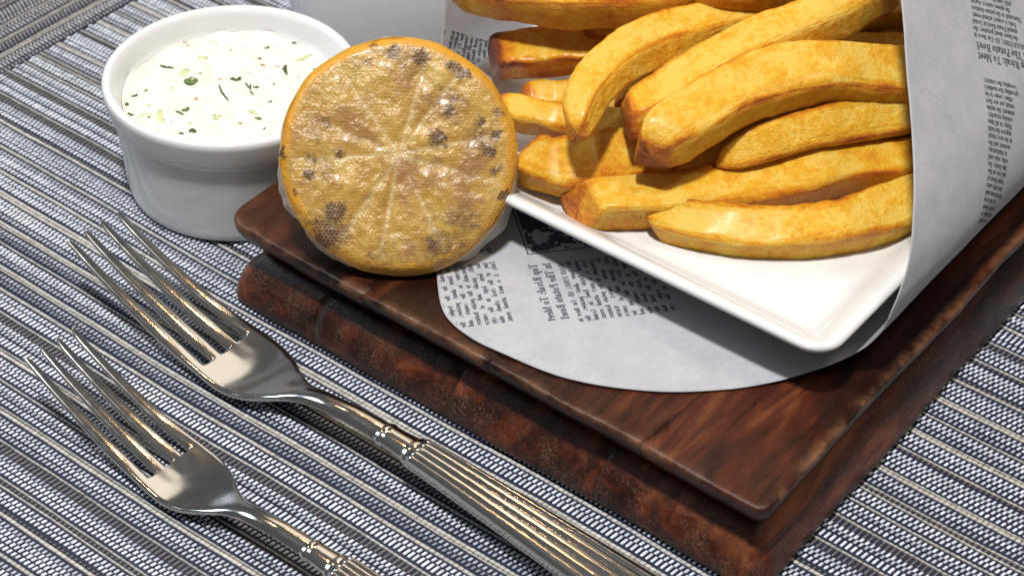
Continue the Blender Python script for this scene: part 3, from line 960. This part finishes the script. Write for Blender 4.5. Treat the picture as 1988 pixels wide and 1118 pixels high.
def make_fry(key, spec, seed):
    pts, A, B, roll, cut = spec
    P = catmull(pts, 10)                       # mm
    L = np.concatenate([[0], np.cumsum(np.linalg.norm(np.diff(P, axis=0), axis=1))])
    nseg = 46
    tt = np.concatenate([[0, 0.0005, 0.001, 0.0015, 0.002, 0.009, 0.02, 0.035, 0.055], np.linspace(0.075, 0.925, nseg), [0.95, 0.97, 0.984, 0.994, 1]])
    capk = [0.05, 0.3, 0.55, 0.78, 1.0]
    C = np.stack([np.interp(tt * L[-1], L, P[:, k]) for k in range(3)], 1)
    T = np.gradient(C, axis=0)
    T /= np.linalg.norm(T, axis=1)[:, None]
    org = C[len(C) // 2].copy()
    nr = 36
    V, crisp, F_, along, rnd = [], [], [], [], []
    ro = random.Random(seed)
    ph = ro.uniform(0, 100)
    shear, shear2 = {'facet': (4.0, 1.0), 'darkend': (0.8, 0.5), 'front': (-1.2, 2.5), 'long': (1.0, -2.0), 'big': (1.5, 1.5)}.get(key, (ro.uniform(-1.5, 1.5), ro.uniform(-1.5, 1.5)))
    sk1, sk2, sk3 = ro.uniform(-0.22, 0.05), ro.uniform(-0.16, 0.16), ro.uniform(-0.1, 0.1)
    for i, t in enumerate(tt):
        up = np.array([0.34, -0.40, 1.0])      # broad cut faces lean towards the front of the heap
        side = np.cross(T[i], up)
        side /= np.linalg.norm(side)
        nup = np.cross(side, T[i])
        r = math.radians(roll + 7 * noise.noise(Vector((t * 3, ph, 0))))
        s2 = side * math.cos(r) + nup * math.sin(r)
        n2 = -side * math.sin(r) + nup * math.cos(r)
        a = np.interp(t, [0, 0.45, 1], A) * 1.06
        b = np.interp(t, [0, 0.45, 1], B) * 0.92
        # end shaping: cut share 1 = square cut, 0 = long taper
        d0, d1 = t * L[-1], (1 - t) * L[-1]
        endlen = 2.6 + (1 - cut) * 20.0
        e = min(1.0, d0 / endlen)
        k00 = 0.22 + 0.62 * max(0.0, (cut - 0.35) / 0.65)
        k0 = k00 + (1 - k00) * (1 - (1 - e) ** 2.3) ** 0.7
        if i < 5:
            k0 *= capk[i]
        e = min(1.0, d1 / 5.0)
        k1 = (0.15 + 0.85 * (1 - (1 - e) ** 2.4) ** 0.6)
        k = k0 * k1
        fac = 1 + 0.17 * noise.noise(Vector((t * 5 + ph, 1.7, seed)))
        for j in range(nr):
            ang = 2 * math.pi * (j + 0.5) / nr
            u, v = superell(ang, 6.5)
            u, v = u * (1 + sk1 * v) + sk3 * (v * v - 0.6), v * (1 + sk2 * u)
            p = C[i] + s2 * u * a * k * fac + n2 * v * b * k * (2 - fac)
            kc = capk[i] if i < 5 else 1.0
            p = p + T[i] * (shear * v + shear2 * u) * kc * max(0.0, 1 - d0 / 16.0)
            q = Vector((p[0] * 0.16 + ph, p[1] * 0.16, p[2] * 0.16))
            dsp = 1.0 * noise.noise(q * 0.38) + 0.30 * noise.noise(q * 1.6) + 0.24 * noise.noise(q * 4.5)
            # shallow lengthwise cracks
            dsp -= 0.35 * max(0.0, noise.noise(Vector((t * 4 + ph, ang * 2.2, seed))) - 0.25)
            out = s2 * u + n2 * v
            out /= np.linalg.norm(out)
            p = p + out * dsp * (kc * min(1, k + 0.1))
            V.append(tuple((p - org) * MM))
            corner = (2 * abs(math.cos(ang) * math.sin(ang))) ** 2.2
            along.append(t * L[-1] * 0.085)
            rnd.append(abs(((ang / math.pi + ph) % 2) - 1) * math.pi * max(A) * 0.42)
            corner *= 0.42 + 1.2 * noise.noise(Vector((t * 8 + ph, ang, 4.4)))
            tip = max(0.0, 1 - d0 / (3.5 + 2.5 * noise.noise(Vector((ang, ph, 1))))) * (0.55 if key == 'facet' else 1.0 if cut > 0.6 else 0.7)
            under = 0.22 if (abs(u) > 0.9 or v < -0.7) else 0.0      # sides take more colour than the cut face
            crisp.append(max(0.0, min(1.0, 0.70 * max(corner, 0) + 0.8 * tip + under)))
    if key == 'darkend':
        for i, t in enumerate(tt):
            d0 = t * L[-1]
            for j in range(nr):
                idx = i * nr + j
                crisp[idx] = min(1.25, crisp[idx] + 0.85 * max(0, 1 - d0 / 7.0) + 0.35 * max(0, noise.noise(Vector((t * 9, j * 0.3, 2)))))
    for i in range(len(tt) - 1):
        for j in range(nr):
            j2 = (j + 1) % nr
            F_.append((i * nr + j, (i + 1) * nr + j, (i + 1) * nr + j2, i * nr + j2))
    F_.append(tuple(range(nr)))
    F_.append(tuple(reversed(range((len(tt) - 1) * nr, len(tt) * nr))))
    o = mesh_obj('potato_fry', V, F_, FRY, None, attrs={'crisp': crisp, 'along': along, 'round': rnd})
    o.location = tuple(org * MM)
    tag(o, FRY_LABEL[key], 'fry', 'fries heaped on the white plate')
    return o


for n_, (k_, sp_) in enumerate(FRIES.items()):
    make_fry(k_, sp_, n_ + 3)


# ------------------------------------------------------------------ ramekins
def lathe(name, prof, mat, parent, n=96, noise_amp=0.0):
    V, F_ = [], []
    for (r, z) in prof:
        for k in range(n):
            a = 2 * math.pi * k / n
            V.append((r * math.cos(a) * MM, r * math.sin(a) * MM, z * MM))
    m = len(prof)
    for i in range(m - 1):
        for k in range(n):
            k2 = (k + 1) % n
            F_.append((i * n + k, i * n + k2, (i + 1) * n + k2, (i + 1) * n + k))
    F_.append(tuple(reversed(range(n))))
    F_.append(tuple(range((m - 1) * n, m * n)))
    return mesh_obj(name, V, F_, mat, parent)


ram = tag(empty('ramekin', (-0.1194, 0.0138, 0.0)), 'small white porcelain ramekin of creamy herb sauce left of the board', 'ramekin', 'white ramekins')
outer = spline2([(31.0, 0.05), (33.2, 0.5), (34.3, 2.2), (34.7, 6.0), (35.2, 14.0), (35.7, 22.0), (36.0, 28.2)], 6)
lathe('bowl', outer + spline2([(36.0, 28.6), (35.0, 31.5), (34.6, 34.0)], 3) + [(33.6, 33.0), (32.6, 24), (31.8, 14), (31.0, 8), (29, 5.5), (25, 4.6), (10, 4.4)], WHITE, ram)
lathe('rim', spline2([(35.7, 28.5), (36.7, 28.9), (37.5, 30.2), (38.1, 33.0), (38.6, 36.2), (38.75, 38.0), (38.3, 39.2), (37.2, 39.6), (36.0, 39.2), (35.0, 37.8), (34.2, 35.0), (33.4, 31.5), (33.0, 29.5)], 5), WHITE, ram)

ram2 = tag(empty('ramekin', (-0.1262, 0.1120, 0.0)), 'larger plain white porcelain pot behind the lemon, cut by the top edge', 'ramekin', 'white ramekins')
lathe('bowl', spline2([(38.0, 0.05), (41.2, 0.6), (43.4, 4.0), (45.0, 12.0), (45.6, 24.0), (45.2, 36.0), (44.0, 46.0), (42.4, 53.0)], 6) + [(41.2, 54), (40.0, 51), (41.5, 30), (39, 8), (30, 6), (8, 6)], WHITE, ram2)
lathe('rim', spline2([(42.3, 52.4), (43.2, 53.0), (43.8, 54.6), (43.6, 56.4), (42.6, 57.4), (41.2, 57.2), (40.3, 55.6), (40.2, 53.0)], 5), WHITE, ram2)

# creamy sauce with herbs
sauce = tag(empty('tartar_sauce', (-0.1194, 0.0138, 0.0332)), 'creamy white sauce with green herb flecks filling the small ramekin', 'sauce')
V, F_, nr, na = [], [], 40, 120
def sauce_z(x, y):
    r = math.hypot(x, y)
    z = 1.5 * noise.noise(Vector((x * 0.10, y * 0.10, 1))) + 1.0 * noise.noise(Vector((x * 0.2, y * 0.26, 5))) + 0.3 * noise.noise(Vector((x * 0.6, y * 0.6, 9)))
    return z + 0.7 * (1 - (r / 33.4) ** 2) - 0.2
for i in range(nr + 1):
    for k in range(na):
        r, a = 33.35 * (i / nr) ** 0.8, 2 * math.pi * k / na
        wob = 1.0
        x, y = r * wob * math.cos(a), r * wob * math.sin(a)
        edge = -0.5 * max(0, (r - 31.5) / 1.8) ** 2
        V.append((x * MM, y * MM, (sauce_z(x, y) + edge) * MM))
for i in range(nr):
    for k in range(na):
        k2 = (k + 1) % na
        F_.append((i * na + k, (i + 1) * na + k, (i + 1) * na + k2, i * na + k2))
mesh_obj('sauce_surface', V, F_, SAUCE, sauce)


def fleck(x, y, length, width, ang, mat, name, bend=0.0, th=0.25):
    n = 6
    V, F_ = [], []
    for i in range(n + 1):
        t = i / n - 0.5
        cx = x + math.cos(ang) * t * length - math.sin(ang) * bend * (t * t - 0.25) * length
        cy = y + math.sin(ang) * t * length + math.cos(ang) * bend * (t * t - 0.25) * length
        w = width * (1 - (abs(t) * 1.85) ** 3 * 0.7) / 2
        z = sauce_z(cx, cy) - 0.02 + 0.12 * math.sin(cx * 3 + cy)
        for (sgn, dz) in ((-1, -th), (1, -th), (0.85, th * 0.6), (-0.85, th * 0.6)):
            V.append(((cx - math.sin(ang) * w * sgn) * MM, (cy + math.cos(ang) * w * sgn) * MM, (z + dz) * MM))
    for i in range(n):
        for k in range(4):
            F_.append((i * 4 + k, i * 4 + (k + 1) % 4, i * 4 + 4 + (k + 1) % 4, i * 4 + 4 + k))
    F_ += [(3, 2, 1, 0), (n * 4, n * 4 + 1, n * 4 + 2, n * 4 + 3)]
    return mesh_obj(name, V, F_, mat, sauce)


for a_ in [
    (-24.3, -4.0, 4.91, 1.24, 0.26, HERB, 'herb_fleck', 0.2),
    (-11.3, -6.2, 4.51, 3.55, 0.14, HERB2, 'herb_fleck', 0.1),
    (-12.3, -1.4, 0.98, 1.27, 0.69, CAPER, 'spice_grain', 0),
    (-6.2, 0.8, 1.05, 1.39, 0.69, CAPER, 'spice_grain', 0),
    (-2.3, 3.8, 3.37, 1.89, 0.94, HERB, 'herb_fleck', 0.5),
    (5.0, 3.3, 5.66, 0.65, -0.66, HERB, 'herb_fleck', 0.3),
    (4.8, 5.1, 2.12, 0.87, 1.00, HERB, 'herb_fleck', 0.2),
    (2.7, 4.0, 2.60, 0.72, -0.24, HERB, 'herb_fleck', 0.2),
    (0.2, -3.9, 8.07, 0.70, -0.43, HERB, 'herb_fleck', 0.15),
    (5.7, 17.8, 5.77, 1.27, -0.77, HERB, 'herb_fleck', 0.3),
    (-8.0, 36.1, 4.50, 0.81, -0.53, HERB, 'herb_fleck', 0.1),
    (-3.8, 31.2, 2.28, 1.18, 0.39, HERB, 'herb_fleck', 0.1),
    (-8.2, 23.7, 1.81, 1.18, 1.17, HERB2, 'herb_fleck', 0),
    (-5.8, 17.5, 1.83, 1.11, 0.13, HERB2, 'herb_fleck', 0),
    (-1.5, 14.9, 1.28, 1.42, 0.69, CAPER, 'spice_grain', 0),
    (-2.7, -17.1, 2.35, 1.94, 0.63, HERB2, 'herb_fleck', 0.1),
    (-2.7, -19.7, 3.74, 1.43, -0.14, HERB2, 'herb_fleck', 0.3),
    (-5.9, -23.9, 5.29, 3.27, -0.67, PICKLE, 'pickle_piece', 0),
    (6.9, -23.7, 2.48, 2.15, 0.05, HERB, 'herb_fleck', 0.2),
    (5.9, -27.2, 1.35, 1.05, 0.69, HERB, 'herb_fleck', 0),
    (-20.1, -21.5, 2.12, 0.98, 1.16, HERB, 'herb_fleck', 0.2),
    (-17.9, -26.5, 1.17, 1.47, 0.69, HERB, 'herb_fleck', 0),
    (-14.2, -28.6, 1.89, 1.18, 0.40, HERB, 'herb_fleck', 0),
    (-8.6, -26.5, 0.95, 1.44, 0.69, CAPER, 'spice_grain', 0),
    (16.7, -6.3, 2.01, 1.77, 0.40, HERB2, 'herb_fleck', 0.2),
    (14.4, -5.2, 2.38, 0.96, 0.54, PICKLE, 'pickle_piece', 0),
    (14.0, 1.7, 1.38, 0.86, 0.69, HERB2, 'herb_fleck', 0),
    (-4.0, -11.4, 0.83, 1.60, 0.69, CAPER, 'spice_grain', 0),
    (5.0, 26.2, 6.63, 1.36, 1.42, PICKLE, 'pickle_piece', 0.2),
    (3.8, 36.6, 1.16, 2.13, 0.69, CAPER, 'spice_grain', 0),
    (-19.3, -18.0, 1.80, 1.00, 0.69, HERB2, 'herb_fleck', 0),
    (7.1, -13.9, 3.16, 3.19, -0.06, PICKLE, 'pickle_piece', 0),
    (-17.9, -2.6, 3.19, 2.91, 1.75, PICKLE, 'pickle_piece', 0),
    (14.5, -11.7, 1.23, 1.19, 0.69, CAPER, 'spice_grain', 0),
    (-18.8, 6.3, 3.13, 2.09, 0.69, PICKLE, 'pickle_piece', 0.1),
    (2.1, 17.3, 1.84, 1.03, -0.08, CAPER, 'spice_grain', 0),
]:
    fleck(*a_)

rs = random.Random(5)
for k in range(30):
    rr, aa = 31.0 * math.sqrt(rs.random()), rs.uniform(0, 6.283)
    mt, nm = rs.choice([(HERB2, 'herb_fleck'), (PICKLE, 'pickle_piece'), (PICKLE, 'pickle_piece'), (CAPER, 'spice_grain'), (HERB, 'herb_fleck')])
    fleck(rr * math.cos(aa), rr * math.sin(aa), rs.uniform(0.5, 1.7 if mt is not PICKLE else 2.6), rs.uniform(0.3, 0.6 if mt is not PICKLE else 1.3), rs.uniform(0, 3.14), mt, nm, rs.uniform(-0.4, 0.4), 0.18)

# ------------------------------------------------------------------ grilled half lemon in gauze
LC = Vector((-0.0375, -0.0036, 0.0562))
n_face = Vector((0.500, -0.548, 0.671)).normalized()
u_ax = Vector((0.7884, 0.6148, 0.0206))
u_ax = (u_ax - n_face * u_ax.dot(n_face)).normalized()
v_ax = n_face.cross(u_ax)
lemon = tag(empty('lemon_half', LC), 'grilled lemon half wrapped in fine gauze, leaning on the board corner', 'lemon')
lemon.rotation_mode = 'QUATERNION'
lemon.rotation_quaternion = Matrix((u_ax, v_ax, n_face)).transposed().to_quaternion()
RL, DL = 32.6, 22.0
NSEG = 10
SEG_A = [i * 2 * math.pi / NSEG + 0.16 * math.sin(i * 2.3) + 0.2 for i in range(NSEG)]
CHAR = [(650, 412, 17, 1.0), (634, 462, 20, 1.05), (612, 436, 12, .7), (660, 440, 12, .5), (850, 270, 15, .9), (762, 100, 12, .95), (816, 110, 14, .95), (882, 128, 11, .9), (902, 142, 10, .9),
        (875, 212, 10, .95), (880, 190, 8, .6), (932, 235, 10, .8), (962, 260, 10, .9), (950, 293, 13, .95), (982, 378, 10, .95), (968, 215, 9, .7), (545, 300, 8, .8), (600, 342, 7, .9), (608, 308, 9, .6),
        (660, 300, 9, .55), (842, 468, 9, .8), (835, 480, 10, .7), (900, 476, 9, .6), (632, 240, 14, .5), (620, 275, 10, .4), (965, 330, 9, .6), (725, 85, 7, .7), (570, 375, 8, .6), (715, 120, 10, .5), (895, 420, 18, .35), (790, 285, 7, .5),
        (900, 430, 40, .42), (640, 450, 46, .5), (870, 200, 42, .40), (935, 270, 36, .42), (620, 330, 36, .36), (740, 500, 36, .36), (855, 480, 42, .48), (690, 130, 30, .26), (800, 120, 34, .4), (600, 250, 34, .24), (815, 300, 30, .25)]
CHAR = [((x - 775) / 235.0 * RL, -(y - 300) / 235.0 * RL, r * 1.22 / 235.0 * RL, s) for x, y, r, s in CHAR]


def face_h(x, y, smooth=False):
    r = math.hypot(x, y)
    q = r / RL
    a = math.atan2(y, x)
    dmin = min(abs((a - s + math.pi) % (2 * math.pi) - math.pi) for s in SEG_A) * r       # mm to the nearest membrane
    puff = 0.6 * (1 - math.exp(-(dmin / 2.2) ** 1.4)) * min(1, q * 3) * max(0, 1 - (q / 0.93) ** 6)
    lump = 0.5 * noise.noise(Vector((x * 0.16, y * 0.16, 2))) + 0.22 * noise.noise(Vector((x * 0.45, y * 0.45, 7)))
    if smooth: puff, lump = puff * 0.75, lump * 0.8
    edge = -3.6 * max(0.0, (q - 0.90) / 0.10) ** 2.2
    return puff + lump * max(0, 1 - q ** 8) + edge + 0.6 * (1 - q * q), dmin


V, F_, memb, charr, rimn = [], [], [], [], []
nr, na = 70, 220
def out_wob(a): return 1 + 0.018 * noise.noise(Vector((math.cos(a) * 1.6, math.sin(a) * 1.6, 3))) + 0.010 * noise.noise(Vector((math.cos(a) * 5, math.sin(a) * 5, 1)))
for i in range(nr + 1):
    for k in range(na):
        q = (i / nr) ** 0.85
        a = 2 * math.pi * k / na
        w = 1 + (out_wob(a) - 1) * q
        x, y = RL * q * w * math.cos(a), RL * q * w * math.sin(a)
        h, dm = face_h(RL * q * math.cos(a), RL * q * math.sin(a))
        V.append((x * MM, y * MM, h * MM))
        memb.append(max(math.exp(-(dm / 0.55) ** 2) * max(0, 1 - q ** 6), math.exp(-(q / 0.07) ** 2)))
        wx = x + 1.5 * noise.noise(Vector((x * 0.5, y * 0.5, 11))) + 0.8 * noise.noise(Vector((x * 1.3, y * 1.3, 3)))
        wy = y + 1.5 * noise.noise(Vector((x * 0.5, y * 0.5, 21))) + 0.8 * noise.noise(Vector((x * 1.3, y * 1.3, 13)))
        c = 0.0
        for (bx, by, br, bs) in CHAR:
            d = ((wx - bx) ** 2 + (wy - by) ** 2) / (br * br)
            if d < 4: c = max(c, bs * math.exp(-d * 0.9))
        charr.append(c)
        wv = 0.03 * noise.noise(Vector((math.cos(a) * 4, math.sin(a) * 4, 6)))
        rimn.append(max(0.0, min(1.0, (q - 0.89 + wv) / 0.045)))
for i in range(nr):
    for k in range(na):
        k2 = (k + 1) % na
        F_.append((i * na + k, (i + 1) * na + k, (i + 1) * na + k2, i * na + k2))
mesh_obj('flesh', V, F_, FLESH, lemon, attrs={'membrane': memb, 'char': charr, 'rimness': rimn})
V, F_ = [], []
nd = 26
for i in range(nd + 1):
    b = (i / nd) * math.pi / 2
    for k in range(na):
        a = 2 * math.pi * k / na
        w = out_wob(a)
        r = RL * w * math.cos(b) ** 0.8 if i < nd else 0.02
        V.append((r * math.cos(a) * MM, r * math.sin(a) * MM, (-3.6 - (DL - 3.6) * math.sin(b)) * MM))
for i in range(nd):
    for k in range(na):
        k2 = (k + 1) % na
        F_.append((i * na + k2, i * na + k, (i + 1) * na + k, (i + 1) * na + k2))
mesh_obj('peel', V, F_, PEEL, lemon)

# the gauze net: hexagonal mesh of thin threads draped on the face
pitch = 1.02
V, F_ = [], []
def net_pt(x, y):
    sx = x + 0.5 * noise.noise(Vector((x * 0.07, y * 0.07, 0))) * 1.5
    sy = y + 0.5 * noise.noise(Vector((x * 0.07, y * 0.07, 9))) * 1.5
    r = math.hypot(sx, sy)
    q = min(r / RL, 0.992)
    h, _ = face_h(sx * q * RL / max(r, 1e-6), sy * q * RL / max(r, 1e-6), True)
    return sx, sy, h + 0.42
def thread(p, q, w=0.068):
    P, Q = Vector(p), Vector(q)
    d = (Q - P)
    d.normalize()
    s = Vector((-d.y, d.x, 0))
    if s.length < 1e-6: return
    s.normalize()
    b = len(V)
    for c in (P, Q):
        for o in (s * w, Vector((0, 0, w * 0.9)), -s * w):
            V.append(tuple((c + o) * MM))
    F_.append((b, b + 3, b + 4, b + 1))
    F_.append((b + 1, b + 4, b + 5, b + 2))
hexr = pitch / math.sqrt(3)
rows = int(70 / (1.5 * hexr))
for j in range(-rows // 2, rows // 2 + 1):
    for i in range(-36, 37):
        cx = i * pitch + (pitch / 2 if j % 2 else 0)
        cy = j * 1.5 * hexr
        if math.hypot(cx, cy) > RL * 0.955: continue
        cn = [net_pt(cx + hexr * math.sin(math.radians(60 * k)), cy + hexr * math.cos(math.radians(60 * k))) for k in range(4)]
        for k in range(3): thread(cn[k], cn[k + 1])
tag(mesh_obj('gauze_net', V, F_, GAUZE, lemon), kind='stuff')


def gauze_fold(a0, a1, reach, seed):
    V, F_, n, m = [], [], 26, 8
    for i in range(n + 1):
        t = i / n
        a = math.radians(a0 + (a1 - a0) * t)
        w = math.sin(math.pi * t) ** 0.7
        for k in range(m + 1):
            u = k / m
            r = RL * out_wob(a) * (0.985 + 0.0 * u) + reach * w * u * (1 + 0.5 * noise.noise(Vector((t * 5, seed, 0))))
            z = -1.2 - 7.0 * u * (0.6 + 0.4 * w) + 1.1 * noise.noise(Vector((t * 6, u * 3, seed)))
            V.append((r * math.cos(a) * MM, r * math.sin(a) * MM, z * MM))
    for i in range(n):
        for k in range(m):
            F_.append((i * (m + 1) + k, (i + 1) * (m + 1) + k, (i + 1) * (m + 1) + k + 1, i * (m + 1) + k + 1))
    mesh_obj('gauze_fold', V, F_, FILM, lemon)


gauze_fold(-62, -6, 2.6, 1)
gauze_fold(-22, 2, 1.4, 2)
gauze_fold(182, 214, 1.9, 3)
gauze_fold(88, 106, 1.3, 4)
gauze_fold(216, 250, 1.1, 5)
gauze_fold(150, 186, 0.9, 6)


# ------------------------------------------------------------------ forks
# centre line of the big fork in its own frame, mm from the tip: x along, z height
def make_fork(name, loc, rz, scale, label):
    root = tag(empty(name, loc, rz), label, 'fork', 'steel forks in front of the board')
    ZC = [(0, 18.5), (12, 13.6), (25, 9.2), (40, 5.2), (52, 3.0), (62, 2.2), (70, 2.6), (78, 4.6), (86, 7.8), (94, 10.4), (103, 11.3), (110, 10.9), (118, 10.2)]
    YC = [(0, 1.6), (55, 0.2), (80, -1.4), (97, -2.1), (124, 0.0), (180, 0.6), (230, 0.6)]
    HW = [(0, 10.0), (25, 11.0), (50, 12.0), (60, 12.4), (66, 12.1), (72, 10.6), (78, 7.6), (83, 5.2), (88, 3.9), (95, 3.4), (108, 3.3), (118, 3.6)]
    zc = catmull(ZC, 8)
    hwp = catmull(HW, 8)
    yc = catmull(YC, 8)
    fz = lambda u: float(np.interp(u, zc[:, 0], zc[:, 1]))
    fw = lambda u: float(np.interp(u, hwp[:, 0], hwp[:, 1]))
    fy = lambda u: float(np.interp(u, yc[:, 0], yc[:, 1]))
    ROOT = 55.0
    # columns across: tines (3 columns each) separated by slots
    us = list(np.concatenate([[0, 0.8, 2.2], np.linspace(5, ROOT - 3, 22), [ROOT - 1.4, ROOT - 0.4, ROOT, ROOT + 0.8, ROOT + 2], np.linspace(ROOT + 4, 118, 38)]))
    def cols(u):
        W = fw(u)
        out = []
        tn = min(1, u / 34.0)
        tw = W * 2 / 4 * (0.44 + 0.32 * tn ** 0.8)          # tine width
        if u > ROOT - 3: tw = W * 2 / 4 * (0.75 + 0.02 * min(1, (u - ROOT + 3) / 3))
        if u < 2.5: tw *= 0.45 + 0.55 * (u / 2.5) ** 0.6
        gapw = (2 * W - 4 * tw) / 3
        for k in range(4):
            x0 = -W + k * (tw + gapw)
            out += [x0, x0 + tw * 0.5, x0 + tw]
        return out
    bm = bmesh.new()
    top, bot = [], []
    for u in us:
        c = cols(u)
        W = fw(u)
        neck = max(0.0, min(1.0, (u - 72) / 16))
        thick = (1.2 + 0.9 * min(1, u / 40)) * (1 - neck) + 4.2 * neck
        rt_, rb_ = [], []
        for k, y in enumerate(c):
            q = y / W
            crown = neck * thick * 0.5 * (1 - math.sqrt(max(0, 1 - min(1, abs(q)) ** 2)))
            dish = 0.9 * q * q * max(0, min(1, (u - 40) / 15)) * (1 - neck)
            z = fz(u) + dish
            tz = 0.08 if (k % 3 == 1 and u < ROOT + 6) else 0.0
            rt_.append(bm.verts.new((u * MM, (y + fy(u)) * MM, (z + thick / 2 - crown + tz) * MM)))
            rb_.append(bm.verts.new((u * MM, (y + fy(u)) * MM, (z - thick / 2 + crown) * MM)))
        top.append(rt_)
        bot.append(rb_)
    n = len(us)
    solid = lambda i, k: not (k % 3 == 2 and (us[i] + us[i + 1]) / 2 < ROOT)
    for i in range(n - 1):
        for k in range(11):
            if not solid(i, k): continue
            bm.faces.new((top[i][k], top[i + 1][k], top[i + 1][k + 1], top[i][k + 1]))
            bm.faces.new((bot[i][k], bot[i][k + 1], bot[i + 1][k + 1], bot[i + 1][k]))
    bd = [e for e in bm.edges if e.is_boundary]
    vm = {}
    for i in range(n):
        for k in range(12):
            vm[top[i][k]] = bot[i][k]
    for e in bd:
        a, b = e.verts
        if a in vm and b in vm:
            f = e.link_faces[0]
            # wall keeps the opposite winding of the top face
            vs = [l.vert for l in f.loops]
            ia = vs.index(a)
            if vs[(ia + 1) % len(vs)] == b: a, b = b, a
            try:
                bm.faces.new((a, b, vm[b], vm[a]))
            except ValueError:
                pass
    bmesh.ops.recalc_face_normals(bm, faces=bm.faces[:])
    me = bpy.data.meshes.new('fork_tmp')
    bm.to_mesh(me)
    bm.free()
    tmp = bpy.data.objects.new('fork_tmp', me)
    COL.objects.link(tmp)
    ss = tmp.modifiers.new('s', 'SUBSURF')
    ss.levels = 2
    dg = bpy.context.evaluated_depsgraph_get()
    ev = tmp.evaluated_get(dg)
    em = bpy.data.meshes.new_from_object(ev)
    bpy.data.objects.remove(tmp)
    em.polygons.foreach_set('use_smooth', [True] * len(em.polygons))
    co = np.array([v.co[:] for v in em.vertices])
    no = np.array([v.normal[:] for v in em.vertices])
    groups = {0: [], 1: [], 2: [], 3: [], 'head': []}
    for p in em.polygons:
        c = co[list(p.vertices)].mean(0) / MM
        if c[0] < ROOT - 1.0:
            W = fw(c[0])
            k = int(min(3, max(0, (c[1] - fy(c[0]) + W) / (2 * W) * 4)))
            groups[k].append(tuple(p.vertices))
        else:
            groups['head'].append(tuple(p.vertices))
    head = None
    for gname, fl in sorted(groups.items(), key=lambda g: g[0] != 'head'):
        used = sorted({v for f in fl for v in f})
        mp = {v: i for i, v in enumerate(used)}
        o = mesh_obj('head' if gname == 'head' else 'tine', co[used], [tuple(mp[v] for v in f) for f in fl], STEEL, root if gname == 'head' else head)
        if gname == 'head': head = o
        o.data.normals_split_custom_set_from_vertices([tuple(x) for x in no[used]])
    # collar: two rings with a waist, then the fluted handle
    def tube(name, rings, nv=72):
        V, F_ = [], []
        for (u, pts) in rings:
            for (y, z) in pts: V.append((u * MM, (y + fy(u)) * MM, z * MM))
        m = len(rings[0][1])
        for i in range(len(rings) - 1):
            for k in range(m):
                k2 = (k + 1) % m
                F_.append((i * m + k, (i + 1) * m + k, (i + 1) * m + k2, i * m + k2))
        F_.append(tuple(range(m)))
        F_.append(tuple(reversed(range((len(rings) - 1) * m, len(rings) * m))))
        return mesh_obj(name, V, F_, STEEL, root)
    zl = lambda u: 10.2 - (u - 118) * 0.052
    def ell(u, a, b, n=48): return (u, [(a * math.cos(2 * math.pi * k / n), zl(u) + b * math.sin(2 * math.pi * k / n)) for k in range(n)])
    cr = []
    for (u, a, b) in catmull([(114.6, 3.4, 2.1), (115.3, 3.7, 2.3), (115.9, 4.0, 2.5), (116.8, 4.0, 2.5), (117.5, 3.75, 2.3), (121, 3.9, 2.35), (124.2, 4.3, 2.5), (124.9, 4.7, 2.75), (125.6, 4.9, 2.9), (126.6, 4.9, 2.9), (127.4, 4.7, 2.7)], 5):
        cr.append(ell(u, a, b))
    tube('collar', cr)
    hr = []
    NH = 120
    for u in np.concatenate([np.linspace(126.5, 222, 64), [224, 226, 228, 229.4, 230]]):
        a = 5.0 + (u - 126.5) * 0.046
        b = 2.7 + (u - 126.5) * 0.004
        if u > 222:
            kk = math.sqrt(max(0.02, 1 - ((u - 222) / 8.05) ** 2))
            a, b = a * kk, b * (0.5 + 0.5 * kk)
        pts = []
        for k in range(81):                                   # ribbed top, right to left
            cx = math.cos(math.pi * k / 80) if k in (0, 80) else 1 - 2 * k / 80
            z = b * max(0.0, 1 - abs(cx) ** 5) ** 0.4
            ph = (cx * 0.5 + 0.5) * 5
            groove = math.exp(-((ph - round(ph)) / 0.13) ** 2) if 0.3 < ph < 4.7 else 0.0
            rib = 0.22 * (1 - (2 * (ph - math.floor(ph)) - 1) ** 2)
            f_ = min(1, (u - 126.5) / 3)
            pts.append((a * cx, zl(u) + z + (rib - 0.55 * groove) * f_ * min(1, z / (0.6 * b))))
        for k in range(1, 24):
            t = math.pi + math.pi * k / 24
            cx, sx = superell(t, 2.6)
            pts.append((a * cx, zl(u) + b * sx))
        hr.append((u, pts))
    tube('handle', hr)
    root.scale = (scale, scale, scale)
    return root


make_fork('fork', (-0.1170, -0.0490, 0.0), math.radians(-1.6), 1.0, 'large steel fork with fluted handle lying next to the wooden board')
make_fork('fork', (-0.0905, -0.0893, 0.0), math.radians(-2.4), 0.87, 'smaller steel fork at lower left, farther from the board')
